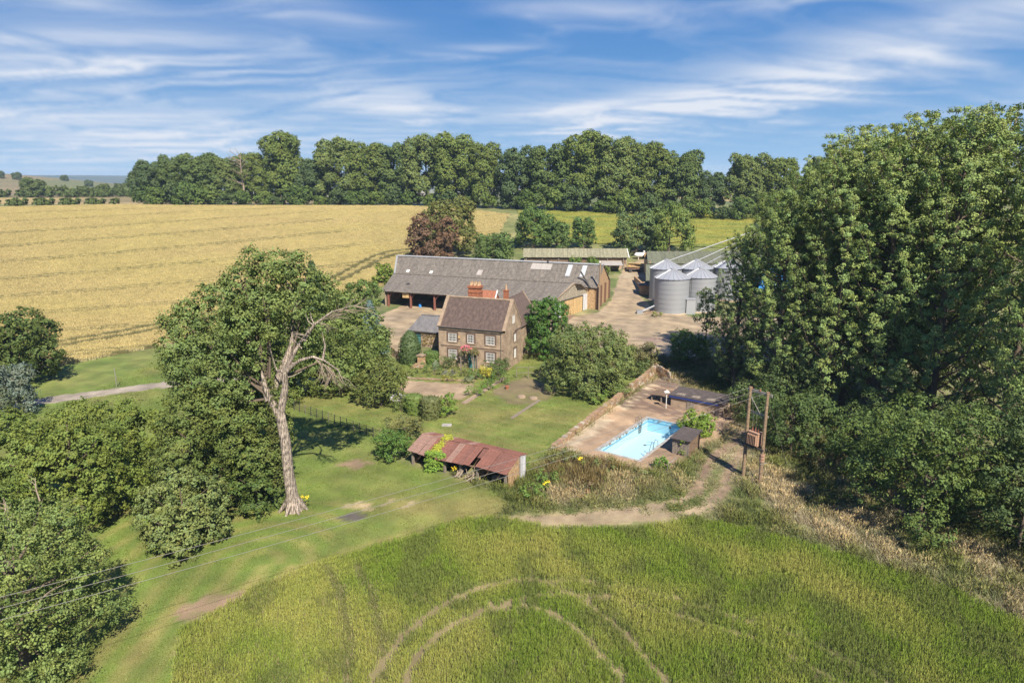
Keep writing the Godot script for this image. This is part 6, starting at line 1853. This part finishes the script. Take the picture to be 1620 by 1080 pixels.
func build_garden_plants() -> void:
	# clipped yew beside the house, hedge block behind it
	topiary("clipped_yew", "tall egg shaped clipped yew left of the farmhouse", "topiary", V(-14.2, 0, 92.0), [[0.0, 1.35], [1.2, 1.6], [2.6, 1.55], [3.8, 1.05], [4.5, 0.45], [4.65, 0.02]], Color(0.062, 0.095, 0.032))
	topiary("clipped_hedge", "flat topped clipped hedge block against the farmhouse's left corner", "hedge", V(-11.2, 0, 91.6), [[0.0, 1.0], [1.6, 1.0], [1.75, 0.85], [1.78, 0.02]], Color(0.082, 0.13, 0.03), 1.3, 1.0, AX)
	topiary("drum_hedge", "drum shaped clipped hedge, browner and nearer of the two on the lawn", "hedge", V(-8.7, 0, 69.4), [[0.0, 0.95], [1.0, 1.08], [2.1, 1.08], [2.3, 0.95], [2.36, 0.02]], Color(0.105, 0.118, 0.042), 1.05, 0.95)
	topiary("drum_hedge", "bright green clipped hedge left of the drum hedge on the lawn", "hedge", V(-10.7, 0, 70.9), [[0.0, 0.9], [1.0, 1.0], [1.9, 1.0], [2.1, 0.85], [2.15, 0.02]], Color(0.105, 0.152, 0.034), 1.05, 1.0)
	topiary("clipped_ball", "small pale clipped cone by the farmhouse's left corner", "topiary", V(-10.3, 0, 88.6), [[0.0, 0.4], [0.5, 0.5], [1.0, 0.3], [1.3, 0.02]], Color(0.13, 0.165, 0.10))
	shrub("leafy_shrub", "upright light green shrub right of the drum hedge", V(-6.9, 0, 69.9), 2.9, 2.0, Color(0.115, 0.185, 0.030), 0.16)
	var wf := shrub("white_flowering_shrub", "shrub covered in white blossom beside the clipped hedges", V(-12.3, 0, 71.9), 1.7, 2.2, Color(0.11, 0.14, 0.04), 0.15)
	flowers(wf, "blossom", 55, Vector3(1.1, 0.4, 0.9), Vector3(0, 1.45, 0.2), Color(0.62, 0.60, 0.62), 0.09)
	# fruit tree and the mixed shrubs behind
	tree("apple_tree", "small rounded fruit tree on the lawn left of the gravel", "tree", V(-14.9, 0, 73.6), 0.3, "", 5.8, 6.0, 0.7, 20, 1.15, 2.0, 0.42, 17, 0.22, Color(0.105, 0.128, 0.036), 0.14)
	tree("garden_tree", "broad leafy tree behind the bare limb of the ash", "tree", V(-20.6, 0, 79.0), 0.3, "", 7.8, 8.5, 0.5, 24, 1.5, 1.5, 0.5, 16, 0.28, Color(0.098, 0.13, 0.034), 0.2)
	tree("garden_tree", "leafy tree at the fence corner behind the ash", "tree", V(-26.2, 0, 76.2), 0.9, "", 8.4, 8.6, 0.5, 24, 1.5, 1.5, 0.5, 16, 0.28, Color(0.100, 0.135, 0.034), 0.2)
	tree("garden_tree", "green tree left of the blue spruce below the yard", "tree", V(-24.2, 0, 91.0), 0.9, "", 8.2, 8.0, 0.5, 22, 1.5, 1.4, 0.5, 12, 0.3, Color(0.092, 0.128, 0.034), 0.2)
	tree("garden_tree", "green tree below the blue spruce beside the yard", "tree", V(-18.9, 0, 87.4), 0.9, "", 6.4, 6.8, 0.4, 20, 1.25, 1.6, 0.48, 15, 0.28, Color(0.085, 0.122, 0.034), 0.18)
	tree("garden_tree", "tall leafy tree at the open barn's left corner", "tree", V(-26.6, 0, 118.0), 0.9, "", 8.0, 7.5, 0.5, 20, 1.5, 1.3, 0.55, 15, 0.34, Color(0.090, 0.135, 0.034), 0.2)
	tree("garden_tree", "leafy tree half way between conifer and barn along the wheat", "tree", V(-31.5, 0, 107.0), 0.2, "", 9.0, 9.5, 0.5, 24, 1.7, 1.2, 0.6, 12, 0.34, Color(0.085, 0.122, 0.034), 0.2)
	tree("garden_tree", "leafy tree behind the ash crown along the wheat", "tree", V(-38.0, 0, 98.0), 0.2, "", 9.5, 10.0, 0.5, 24, 1.8, 1.2, 0.6, 12, 0.34, Color(0.088, 0.125, 0.034), 0.25)
	tree("copper_shrub", "reddish brown shrub in shade behind the fruit tree", "shrub", V(-18.5, 0, 81.5), 0.2, "", 2.6, 3.0, 0.2, 10, 0.7, 2.0, 0.36, 12, 0.2, Color(0.15, 0.075, 0.055), 0.06)
	conifer("dark_conifer", "dark pointed conifer rising behind the ash crown", V(-28.3, 0, 96.0), 14.6, 7.5, Color(0.052, 0.080, 0.030), 34, 0.34)
	conifer("blue_spruce", "blue grey spruce at the edge of the left yard", V(-20.9, 0, 98.6), 8.2, 4.6, Color(0.085, 0.135, 0.125), 24, 0.26)
	# right of the house
	tree("yew_tree", "dense bright green conical tree right of the farmhouse", "tree", V(5.2, 0, 95.2), 0.2, "", 8.6, 7.2, 0.3, 54, 0.95, 2.0, 0.42, 18, 0.24, Color(0.062, 0.128, 0.026), 0.2, "bark", 0.35)
	tree("cherry_tree", "broad rounded garden tree between the yew and the stone wall", "tree", V(9.3, 0, 79.2), 0.2, "", 8.0, 11.4, 0.4, 62, 1.2, 1.9, 0.46, 20, 0.21, Color(0.118, 0.152, 0.05), 0.28, "bark", 0.4)
	shrub("wall_bush", "low green bush at the foot of the broad garden tree", V(9.8, 0, 74.4), 1.5, 2.6, Color(0.115, 0.175, 0.04), 0.2)
	shrub("wall_bush", "low bush beside the stone wall below the broad garden tree", V(12.2, 0, 77.0), 1.6, 2.6, Color(0.11, 0.165, 0.04), 0.2)
	shrub("wall_bush", "bush against the stone wall near its far end", V(16.0, 0, 84.5), 2.8, 4.0, Color(0.085, 0.118, 0.04), 0.22)
	shrub("yard_bush", "bright green rounded bush at the yard's near edge", V(24.8, 0, 92.0), 4.6, 6.0, Color(0.098, 0.158, 0.034), 0.26, "bush", 14)
	shrub("yard_bush", "brownish bush with pale blossom at the yard's near edge", V(17.6, 0, 89.5), 3.6, 4.6, Color(0.115, 0.115, 0.05), 0.22, "bush", 12)
	tree("yard_sapling", "thin sparse sapling in front of the second silo", "tree", V(30.2, 0, 103.5), 0.0, "", 9.0, 4.4, 1.6, 16, 0.85, 1.2, 0.42, 14, 0.26, Color(0.105, 0.145, 0.04), 0.1, "bark", 0.6)
	tree("yard_sapling", "thin brownish sapling right of the sparse one at the yard", "tree", V(32.6, 0, 99.5), 0.0, "", 5.4, 3.8, 0.8, 12, 0.75, 1.3, 0.4, 12, 0.24, Color(0.125, 0.115, 0.055), 0.09, "bark", 0.5)
	# by the cart shed
	shrub("shed_bush", "dense dark green bush at the left end of the rusty shed", V(-10.9, 0, 58.2), 3.0, 3.9, Color(0.070, 0.128, 0.028), 0.19, "bush", 16)
	shrub("shed_bush", "brown tinged shrub behind the left end of the rusty shed", V(-10.6, 0, 63.2), 2.3, 4.6, Color(0.125, 0.135, 0.05), 0.19, "bush", 14)
	var cr := thing("creeper", "yellow green creeper growing over the rusty shed roof", "creeper", V(-6.6, 0, 56.0))
	var cl := []
	for k in 130:
		var t := rng.randf()
		cl.append([L(lerpf(-0.35, 1.0, t) + rng.randf_range(-0.42, 0.42), lerpf(1.55, 2.42, t), lerpf(-0.2, 2.1, t)), Vector3(0, 1, 0.4).normalized(), 0.2])
	put(cr, "golden_leaves", foliage(cl, 13, 0.13, Color(0.25, 0.265, 0.035)), M["leaf"])
	cl = []
	for k in 190:
		cl.append([L(rng.randf_range(-0.95, 0.75), rng.randf_range(0.1, 1.75), rng.randf_range(-0.75, 0.0)), Vector3(0, 0.5, 0.8).normalized(), 0.22])
	put(cr, "green_leaves", foliage(cl, 13, 0.15, Color(0.115, 0.19, 0.030)), M["leaf"])
	put(cr, "stem", Shape.new().tube([L(-0.2, 0, -0.4), L(0, 1.2, -0.3), L(0.6, 2.2, 1.2)], [0.06, 0.05, 0.02], 5).done(), M["bark"])
	# weeds and bushes on the bank before the pool
	var bank := [[3.0, 53.0, 1.3, 2.4, Color(0.095, 0.155, 0.035), "tall nettles right of the rusty shed's end"], [1.6, 50.8, 1.1, 2.6, Color(0.11, 0.175, 0.04), "broad leaved weeds before the rusty shed's right end"], [4.6, 57.2, 1.2, 3.0, Color(0.135, 0.15, 0.06), "grey green scrub at the near end of the pool wall"], [8.2, 55.6, 1.1, 3.0, Color(0.12, 0.14, 0.05), "scrub below the middle of the pool's near edge"], [10.6, 53.6, 1.0, 3.0, Color(0.14, 0.15, 0.06), "scrub below the pool's near right corner"], [5.6, 51.4, 0.9, 3.2, Color(0.22, 0.16, 0.09), "brown dock stems on the bank"], [13.4, 56.2, 1.1, 1.6, Color(0.11, 0.19, 0.035), "small bright bush at the deck's near corner"], [0.9, 55.6, 1.5, 1.6, Color(0.08, 0.13, 0.035), "ivy bush on the rusty shed's far right corner"]]
	for q in bank: shrub("bank_weeds", q[5], V(q[0], 0, q[1]), q[2], q[3], q[4], 0.16, "weeds", 10)
	shrub("deck_bush", "bright green bush beside the pump hut", V(18.6, 0, 64.6), 2.3, 3.9, Color(0.125, 0.19, 0.030), 0.2, "bush", 22)
	var ro := shrub("hut_creeper", "bright green creeper on the pump hut's roof edge", V(15.7, 0, 59.3), 1.9, 1.1, Color(0.125, 0.19, 0.03), 0.15, "creeper", 6)
	# ragwort
	for q in [[-16.2, 49.2, "yellow ragwort at the foot of the ash trunk"], [2.8, 51.8, "yellow ragwort on the bank right of the shed"], [6.2, 56.5, "yellow ragwort on the bank below the pool wall"], [-5.0, 54.6, "yellow flowers before the rusty shed's creeper"]]:
		var f := shrub("ragwort", q[2], V(q[0], 0, q[1]), 0.8, 0.7, Color(0.13, 0.17, 0.04), 0.1, "flower", 4)
		flowers(f, "flower_heads", 9, Vector3(0.25, 0.12, 0.25), Vector3(0, 0.8, 0), Color(0.72, 0.52, 0.02), 0.08)
	# border in front of the house
	var border := [[-12.6, 87.4, 1.1, 2.6, Color(0.11, 0.155, 0.04), "low green border plants at the gravel's far left"], [-10.2, 86.2, 1.2, 2.6, Color(0.085, 0.128, 0.036), "dark green border mound left of the lavender"], [-8.2, 85.2, 0.9, 2.0, Color(0.155, 0.16, 0.135), "grey mauve lavender in the border"], [-6.6, 86.0, 1.2, 2.4, Color(0.12, 0.13, 0.045), "bronze green border mound before the pergola"], [-7.8, 83.6, 0.7, 2.2, Color(0.23, 0.23, 0.05), "yellow green ground cover at the gravel's edge"], [-4.6, 84.0, 1.2, 1.7, Color(0.08, 0.14, 0.04), "rounded dark shrub left of the golden bush"], [-3.3, 84.2, 1.5, 1.9, Color(0.33, 0.30, 0.04), "golden yellow bush in the border"], [-1.8, 84.4, 2.0, 2.8, Color(0.082, 0.128, 0.036), "dark green shrub right of the golden bush"], [-1.6, 82.2, 1.5, 2.4, Color(0.090, 0.14, 0.036), "green shrub along the path below the golden bush"], [-3.0, 79.6, 1.3, 2.2, Color(0.105, 0.175, 0.036), "leafy mound along the path"], [-4.2, 77.4, 1.1, 2.4, Color(0.115, 0.2, 0.034), "fresh green lily clump at the path's near end"], [-5.6, 82.6, 0.7, 1.4, Color(0.15, 0.18, 0.10), "silver grey cushion plant at the gravel's right edge"], [-8.6, 88.9, 1.8, 2.3, Color(0.085, 0.12, 0.036), "dark shrub under the left ground floor window"], [-2.6, 86.6, 1.7, 2.6, Color(0.085, 0.125, 0.036), "climbing shrub right of the pergola"], [-1.2, 87.0, 1.9, 1.9, Color(0.072, 0.105, 0.034), "dark shrub at the farmhouse's right corner"], [-13.6, 85.0, 0.8, 1.8, Color(0.15, 0.17, 0.05), "pale green mound at the gravel's left end"]]
	for q in border: shrub("border_plant", q[5], V(q[0], 0, q[1]), q[2] * 1.15, q[3] * 1.2, q[4], 0.13, "border plant", 8)
	# roses on the pergola
	var rs := thing("climbing_rose", "pink climbing rose over the pergola at the farmhouse door", "rose", V(-10.05, 0, 91.03), AX)
	var rc := []
	for k in 70: rc.append([L(rng.randf_range(3.7, 6.2), rng.randf_range(2.2, 3.0), rng.randf_range(-1.8, -0.2)), Vector3(0, 0.7, 0.6).normalized(), 0.22])
	put(rs, "leaves", foliage(rc, 12, 0.13, Color(0.12, 0.11, 0.04)), M["leaf"])
	flowers(rs, "blossom", 46, Vector3(0.75, 0.35, 0.6), L(4.6, 3.05, -1.1), Color(0.42, 0.10, 0.14), 0.11)
	put(rs, "stem", Shape.new().tube([L(5.9, 0, -1.7), L(5.7, 1.3, -1.5), L(5.2, 2.6, -1.2)], [0.05, 0.05, 0.03], 5).done(), M["dead_wood"])
	# creeper on the outhouse wall
	var oc := thing("wall_creeper", "half bare reddish creeper on the outhouse wall", "creeper", V(-10.05, 0, 91.03), AX)
	var wc := []
	for k in 90: wc.append([L(rng.randf_range(-7.0, -3.0), rng.randf_range(0.2, 2.1), 8.25 + rng.randf_range(-0.1, 0.1)), Vector3(0, 0.2, 1).normalized(), 0.2])
	put(oc, "leaves", foliage(wc, 9, 0.12, Color(0.20, 0.155, 0.06)), M["leaf"])
	put(oc, "stem", Shape.new().tube([L(-5.6, 0, 8.3), L(-5.8, 1.0, 8.33), L(-5.2, 2.0, 8.33)], [0.04, 0.03, 0.01], 4).done(), M["bark"])
	# trees round the barns
	var back := [[-16.6, 177.5, 15.5, 17.0, Color(0.095, 0.105, 0.03), "large green tree directly behind the long barn"], [-20.0, 171.0, 12.8, 13.5, Color(0.112, 0.070, 0.043), "copper brown tree behind the long barn's left half"], [-4.6, 171.5, 8.0, 11.0, Color(0.068, 0.105, 0.03), "dark green tree right of the copper tree behind the barn"], [6.0, 187.5, 11.0, 12.5, Color(0.070, 0.115, 0.03), "rounded green tree left of the long green shed"], [12.0, 185.0, 8.0, 8.0, Color(0.066, 0.105, 0.03), "smaller tree at the rounded green tree's right"], [19.4, 187.0, 8.6, 7.2, Color(0.070, 0.115, 0.032), "isolated small rounded tree behind the long green shed"], [33.0, 182.0, 11.5, 13.5, Color(0.082, 0.118, 0.042), "grey green tree behind the white tank"], [41.5, 181.0, 12.8, 14.0, Color(0.098, 0.135, 0.034), "large light green tree behind the grain shed"]]
	for q in back:
		tree("farm_tree", q[5], "tree", V(q[0], T(q[0], q[1]), q[1]), rng.randf() * TAU, "", q[2], q[3], 1.0, 34, q[3] * 0.12, 1.05, 0.7, 11, 0.46, q[4] * 1.18, 0.3, "bark", 0.4)
	shrub("barn_hedge", "tall bright hedge at the long barn's left end by the wheat", V(-28.8, T(-28, 152), 152.0), 5.2, 4.4, Color(0.125, 0.175, 0.03), 0.32, "hedge", 10)
	shrub("barn_hedge", "bright hedge before the long green shed's front", V(17.6, T(17, 165), 165.2), 3.6, 8.6, Color(0.105, 0.165, 0.034), 0.3, "hedge", 14)
	shrub("barn_hedge", "low bush between the two barns and the shed hedge", V(21.5, T(21, 163), 161.0), 2.0, 4.0, Color(0.12, 0.16, 0.04), 0.3, "hedge", 8)
	shrub("lane_hedge", "low dark hedge at the end of the lane behind the ash", V(-40.5, 0, 83.0), 1.7, 5.4, Color(0.078, 0.12, 0.03), 0.24, "hedge", 12)
	shrub("yard_grass_clump", "green weeds at the foot of the nearest silo", V(27.0, 0, 124.8), 1.1, 2.6, Color(0.17, 0.19, 0.05), 0.2, "weeds", 6)

# ---------------------------------------------------------------- far things on the left
func build_far_things() -> void:
	# hedge along the crest, bush by bush
	var proto := Node3D.new()
	var lobes := []
	for k in 12: lobes.append([Vector3(rng.randf_range(-4.5, 4.5), rng.randf_range(0.6, 1.5), rng.randf_range(-0.7, 0.7)), rng.randf_range(0.9, 1.3)])
	put(proto, "stem", limbs(1.5, 0.4, 0.1, lobes, 8), M["bark"])
	put(proto, "foliage", foliage(skin(lobes, 1.0, 0.6), 11, 0.5, Color(0.072, 0.100, 0.030)), M["leaf"])
	proto.set_meta("category", "hedge")
	var a := Vector2(-262, 236)
	var b := Vector2(-170, 290)
	for k in 13:
		var p := a.lerp(b, k / 12.0)
		var o: Node3D = proto.duplicate()
		o.name = numbered("crest_hedge")
		add_child(o)
		o.position = V(p.x, T(p.x, p.y) - 0.2, p.y)
		o.rotation.y = atan2((b - a).y, (b - a).x)
		o.scale = Vector3(1.05, rng.randf_range(1.15, 1.5), 1.2)
		tag(o, "stretch of dark hedge along the wheat's far left edge, %s from the left" % ORD[k], "hedge", "hedge along the wheat field")
	var proto2: Node3D = proto.duplicate()
	proto.free()
	var tp := Node3D.new()
	var tl := round_lobes(15.0, 20.0, 1.5, 22, 3.0, 0.4)
	put(tp, "trunk", limbs(15, 3, 0.4, tl, 10), M["bark"])
	put(tp, "crown", foliage(skin(tl, 0.7, 1.1), 13, 0.8, Color(0.078, 0.105, 0.034)), M["leaf"])
	tp.set_meta("category", "tree")
	# hedges in the valley beyond the crest
	var vh := [[-303, 396], [-296, 398], [-288, 400], [-268, 396], [-262, 402], [-254, 404], [-247, 402], [-240, 410], [-233, 406], [-226, 412]]
	for k in vh.size():
		var o: Node3D = proto2.duplicate()
		o.name = numbered("valley_bush")
		add_child(o)
		o.position = V(vh[k][0], T(vh[k][0], vh[k][1]) - 0.3, vh[k][1])
		o.rotation.y = rng.randf() * TAU
		o.scale = Vector3(1.0, rng.randf_range(1.2, 2.2), 1.6) * 1.3
		tag(o, "dark bush in the hedge beyond the crest, %s from the left" % ORD[k], "bush", "hedge bushes beyond the crest")
	proto2.free()
	var spots := [[-277, 404, 0.74, "big round tree beyond the crest hedge at the far left"], [-255, 415, 0.42, "round tree right of the big far left tree"], [-246, 420, 0.5, "dark far tree near the belt's left end, nearest the hedge"], [-262, 470, 0.62, "tallest far tree near the belt's left end"], [-243, 455, 0.55, "far tree beside the belt's left end"], [-290, 520, 0.6, "hazy far tree in the valley behind the belt's left end"], [-268, 530, 0.55, "hazy far tree just clear of the belt's left end"], [-305, 398, 0.3, "low bush left of the big round far tree"], [-520, 860, 0.55, "tiny tree on the brown far hillside"], [-600, 850, 0.6, "small wood on the left of the brown far hillside"], [-618, 846, 0.6, "second small wood on the far hillside's left"], [-575, 900, 0.5, "third small wood high on the far hillside"], [-360, 640, 0.7, "hazy tree in the valley beyond the far round tree"], [-420, 700, 0.6, "hazy hedge tree in the valley"], [-470, 720, 0.5, "hazy tree at the foot of the brown hillside"], [-545, 800, 0.4, "hedge tree half way up the brown hillside"]]
	for q in spots:
		var o: Node3D = tp.duplicate()
		o.name = numbered("far_tree")
		add_child(o)
		o.position = V(q[0], T(q[0], q[1]) - 0.3, q[1])
		o.rotation.y = rng.randf() * TAU
		o.scale = Vector3.ONE * q[2]
		tag(o, q[3], "tree", "far trees beyond the crest")
	tp.free()
	# a village on the far slope: pale specks
	var r := RandomNumberGenerator.new()
	r.seed = 11
	for k in 14:
		var x := -1640.0 + k * 13.0 + r.randf_range(-8, 8)
		var d := 2480.0 + r.randf_range(-60, 160)
		var o := thing("village_house", "tiny pale house in the far village, %s from the left" % ORD[k], "house", V(x, T(x, d), d), r.randf() * 3.0, "houses of the far village")
		var w := r.randf_range(7, 12)
		put(o, "wall", Shape.new().box(Vector3(-w, -2, -4), Vector3(w, 6, 4)).done(), M["white"])
		put(o, "roof", Shape.new().hexa([Vector3(-w, 6, -4.5), Vector3(w, 6, -4.5), Vector3(w, 6, 4.5), Vector3(-w, 6, 4.5), Vector3(-w, 10, -0.1), Vector3(w, 10, -0.1), Vector3(w, 10, 0.1), Vector3(-w, 10, 0.1)]).done(), M["slate"])

# ---------------------------------------------------------------- small things
func build_small_things() -> void:
	# iron fence across the lawn
	var f := thing("iron_fence", "thin dark iron rail fence between the lawns", "fence", V(-24.2, 0, 72.0))
	var a := Vector2(0, 0)
	var b := Vector2(-13.0 + 24.2, 63.2 - 72.0)
	var ln := b.length()
	f.rotation.y = atan2(b.y, b.x)
	for k in 15:
		put(f, "post", Shape.new().turned(L(k * ln / 14.0, 0.52, 0), Vector3(0.06, 1.1, 0.05), rng.randf_range(-0.1, 0.1), Vector3(rng.randf_range(-0.06, 0.06), 0, rng.randf_range(-0.06, 0.06))).done(), M["grey_wood"] if k % 4 == 2 else M["dark_iron"])
	for h in [0.25, 0.5, 0.75, 0.98]:
		put(f, "rail", Shape.new().tube([L(0, h, 0), L(ln * 0.35, h - 0.02, 0), L(ln * 0.7, h + 0.02, 0), L(ln, h - 0.03, 0)], [0.016, 0.016, 0.016, 0.016], 4).done(), M["dark_iron"])
	# garden path of slabs, kerb along the border, stones on the moss
	var gp := thing("slab_path", "narrow path of grey slabs at the mossy patch's right edge", "path", V(0.1, 0, 69.6))
	for k in 11:
		put(gp, "slab", Shape.new().turned(L(k * 0.3, 0.02, k * 0.575), Vector3(0.6, 0.06, 0.42), atan2(0.575, 0.3) + rng.randf_range(-0.06, 0.06)).done(), M["path_stone"])
	var ph := thing("slab_path", "straight brown path along the flower border to the house", "path", V(-5.4, 0, 74.6))
	for k in 15:
		put(ph, "slab", Shape.new().turned(L(k * 0.305, 0.02, k * 0.69), Vector3(0.8, 0.06, 0.7), atan2(0.69, 0.305) + rng.randf_range(-0.03, 0.03)).done(), M["trim_stone"])
	for q in [[1.1, 76.6, "flat pale stone on the mossy patch, left one"], [2.5, 76.0, "flat dark stone on the mossy patch, right one"]]:
		var st := thing("flat_stone", q[2], "stone", V(q[0], 0, q[1]))
		put(st, "stone", Shape.new().tube([Vector3(0, 0, 0), Vector3(0, 0.18, 0), Vector3(0, 0.26, 0)], [0.55, 0.5, 0.3], 9).done(), M["trim_stone"])
	var mc := thing("manhole_cover", "small grey slab set in the lawn behind the rusty shed", "cover", V(-6.8, 0, 67.2))
	put(mc, "slab", Shape.new().box(Vector3(-0.5, 0, -0.35), Vector3(0.5, 0.08, 0.35)).done(), M["coping"])
	# wire mesh frame on the grass right of the house
	var cg := thing("plant_cage", "pale wooden frame with netting on the grass right of the house", "plant frame", V(0.6, 0, 84.6), -0.1)
	for k in 4: put(cg, "post", Shape.new().box(L(k * 1.5 - 0.04, 0, 0.04), L(k * 1.5 + 0.04, 1.5, -0.04)).done(), M["grey_wood"])
	for h in [0.7, 1.45]: put(cg, "rail", Shape.new().box(L(0, h, 0.03), L(4.5, h + 0.05, -0.03)).done(), M["grey_wood"])
	# stone gate pillar and low steps by the clipped yew
	var gpil := thing("gate_pillar", "square stone pillar with flat cap right of the clipped yew", "pillar", V(-12.4, 0, 90.2), AX)
	put(gpil, "shaft", Shape.new().box(L(-0.4, 0, 0.4), L(0.4, 1.5, -0.4)).done(), M["ochre_brick"])
	put(gpil, "cap", Shape.new().box(L(-0.5, 1.5, 0.5), L(0.5, 1.66, -0.5)).done(), M["trim_stone"])
	stone_wall("garden_wall", "low curved stone wall end below the gate pillar", Vector2(-13.6, 89.2), Vector2(-12.0, 89.6), 0.5, 1.0, 0.5)
	stone_wall("garden_wall", "low stone edging along the gravel's far side", Vector2(-13.4, 84.2), Vector2(-5.0, 82.9), 0.22, 0.25, 0.3)
	stone_wall("garden_wall", "red brick wall left of the clipped yew by the yard", Vector2(-17.6, 96.6), Vector2(-15.6, 92.6), 1.2, 1.2, 0.4)
	# white gas tank behind the yard
	var tk := thing("gas_tank", "white cylindrical gas tank on legs behind the yard", "tank", V(31.5, T(33, 176), 176.0), 0.05)
	put(tk, "shell", Shape.new().tube([L(0, 1.15, 0), L(0.25, 1.15, 0), L(0.6, 1.15, 0), L(4.4, 1.15, 0), L(4.75, 1.15, 0), L(5.0, 1.15, 0)], [0.15, 0.45, 0.62, 0.62, 0.45, 0.15], 18).done(true), M["white"])
	for u in [1.0, 4.0]: put(tk, "leg", Shape.new().box(L(u - 0.12, -0.2, 0.5), L(u + 0.12, 0.6, -0.5)).done(), M["concrete"])
	put(tk, "dome_cover", Shape.new().tube([L(2.5, 1.9, 0), L(2.5, 2.2, 0)], [0.3, 0.25], 12).done(), M["white"])
	# trailer with orange boards at the shed's end
	var tr := thing("farm_trailer", "old trailer heaped with orange timber at the long green shed's end", "trailer", V(27.6, T(28, 164), 163.4), -0.1)
	put(tr, "bed", Shape.new().box(L(0, 0.7, 2.0), L(4.2, 0.9, 0)).done(), M["rusty_iron"])
	for k in 7: put(tr, "plank", Shape.new().turned(L(2.0 + rng.randf_range(-0.3, 0.3), 1.05 + k * 0.16, 1.0 + rng.randf_range(-0.5, 0.5)), Vector3(3.6, 0.14, 0.3), rng.randf_range(-0.2, 0.2)).done(), M["orange_door"])
	for q in [[0.9, -0.1], [3.3, -0.1], [0.9, 2.1], [3.3, 2.1]]: put(tr, "wheel", Shape.new().tube([L(q[0], 0.4, q[1] - 0.1), L(q[0], 0.4, q[1] + 0.1)], [0.42, 0.42], 12).done(), M["dark_iron"])
	put(tr, "drawbar", Shape.new().tube([L(4.2, 0.7, 1.0), L(5.6, 0.35, 1.0)], [0.06, 0.06], 5).done(), M["rusty_iron"])
	# blue tarpaulin heap behind the poplars
	var bt := thing("tarpaulin_heap", "bright blue tarpaulin over a heap behind the poplars' left edge", "tarpaulin", V(55.8, T(55, 146), 146))
	var s := Shape.new()
	var n := 12
	var g := []
	for j in n + 1:
		for i in n + 1:
			var fx := i / float(n) - 0.5
			var fz := j / float(n) - 0.5
			g.append(Vector3(fx * 8.0, 5.2 * maxf(0.0, cos(fx * 2.6) * cos(fz * 2.6)) + nf.get_noise_2d(i * 1.1, j * 1.1) * 0.5, fz * 6.0))
	for j in n:
		for i in n:
			var k := j * (n + 1) + i
			s.quad(g[k], g[k + 1], g[k + n + 2], g[k + n + 1])
	put(bt, "sheet", s.done(), M["blue_tarp"])
	for q in [[-3.2, -2.4], [3.2, -2.4], [3.2, 2.4]]: put(bt, "weight", Shape.new().turned(Vector3(q[0], 0.6, q[1]), Vector3(0.7, 0.4, 0.5), 0.4).done(), M["dark_iron"])
	# marker post by the lane
	var mp := thing("marker_post", "thin pale post on the grass beside the lane", "post", V(-48.8, 0, 80.6))
	put(mp, "shaft", Shape.new().tube([Vector3.ZERO, Vector3(0, 2.4, 0)], [0.05, 0.04], 6).done(), M["wire"])
	put(mp, "stay", Shape.new().tube([Vector3(0, 2.0, 0), Vector3(0.5, 0, 0.2)], [0.012, 0.012], 4).done(), M["wire"])
	# things stored in the open barn
	var bb := thing("blue_barrel", "blue plastic barrel in the shade of the open barn", "barrel", V(9.2, 0, 117.7), AX)
	put(bb, "body", Shape.new().tube([L(-31.0, 0.06, 4.6), L(-31.0, 0.5, 4.6), L(-31.0, 1.0, 4.6)], [0.28, 0.32, 0.28], 12).done(true), M["blue_tarp"])
	put(bb, "lid", Shape.new().tube([L(-31.0, 1.0, 4.6), L(-31.0, 1.05, 4.6)], [0.26, 0.26], 12).done(), M["dark_iron"])
	var sg := thing("barn_sign", "white round topped sign on a post before the open barn", "sign", V(9.2, 0, 117.7), AX)
	put(sg, "post", Shape.new().tube([L(-23.4, 0, 1.6), L(-23.4, 1.7, 1.6)], [0.04, 0.04], 6).done(), M["wire"])
	put(sg, "plate", Shape.new().turned(L(-23.4, 1.5, 1.66), Vector3(0.45, 0.8, 0.03), 0.0).done(), M["white"])
	# terracotta pot near the path
	var tp := thing("flower_pot", "terracotta pot beside the brown garden path", "pot", V(-0.6, 0, 79.8))
	put(tp, "pot", Shape.new().tube([Vector3.ZERO, Vector3(0, 0.36, 0), Vector3(0, 0.42, 0)], [0.16, 0.25, 0.27], 12).done(true), M["red_brick"])
	put(tp, "soil", Shape.new().tube([Vector3(0, 0.38, 0), Vector3(0, 0.4, 0)], [0.22, 0.22], 12).done(), M["felt"])
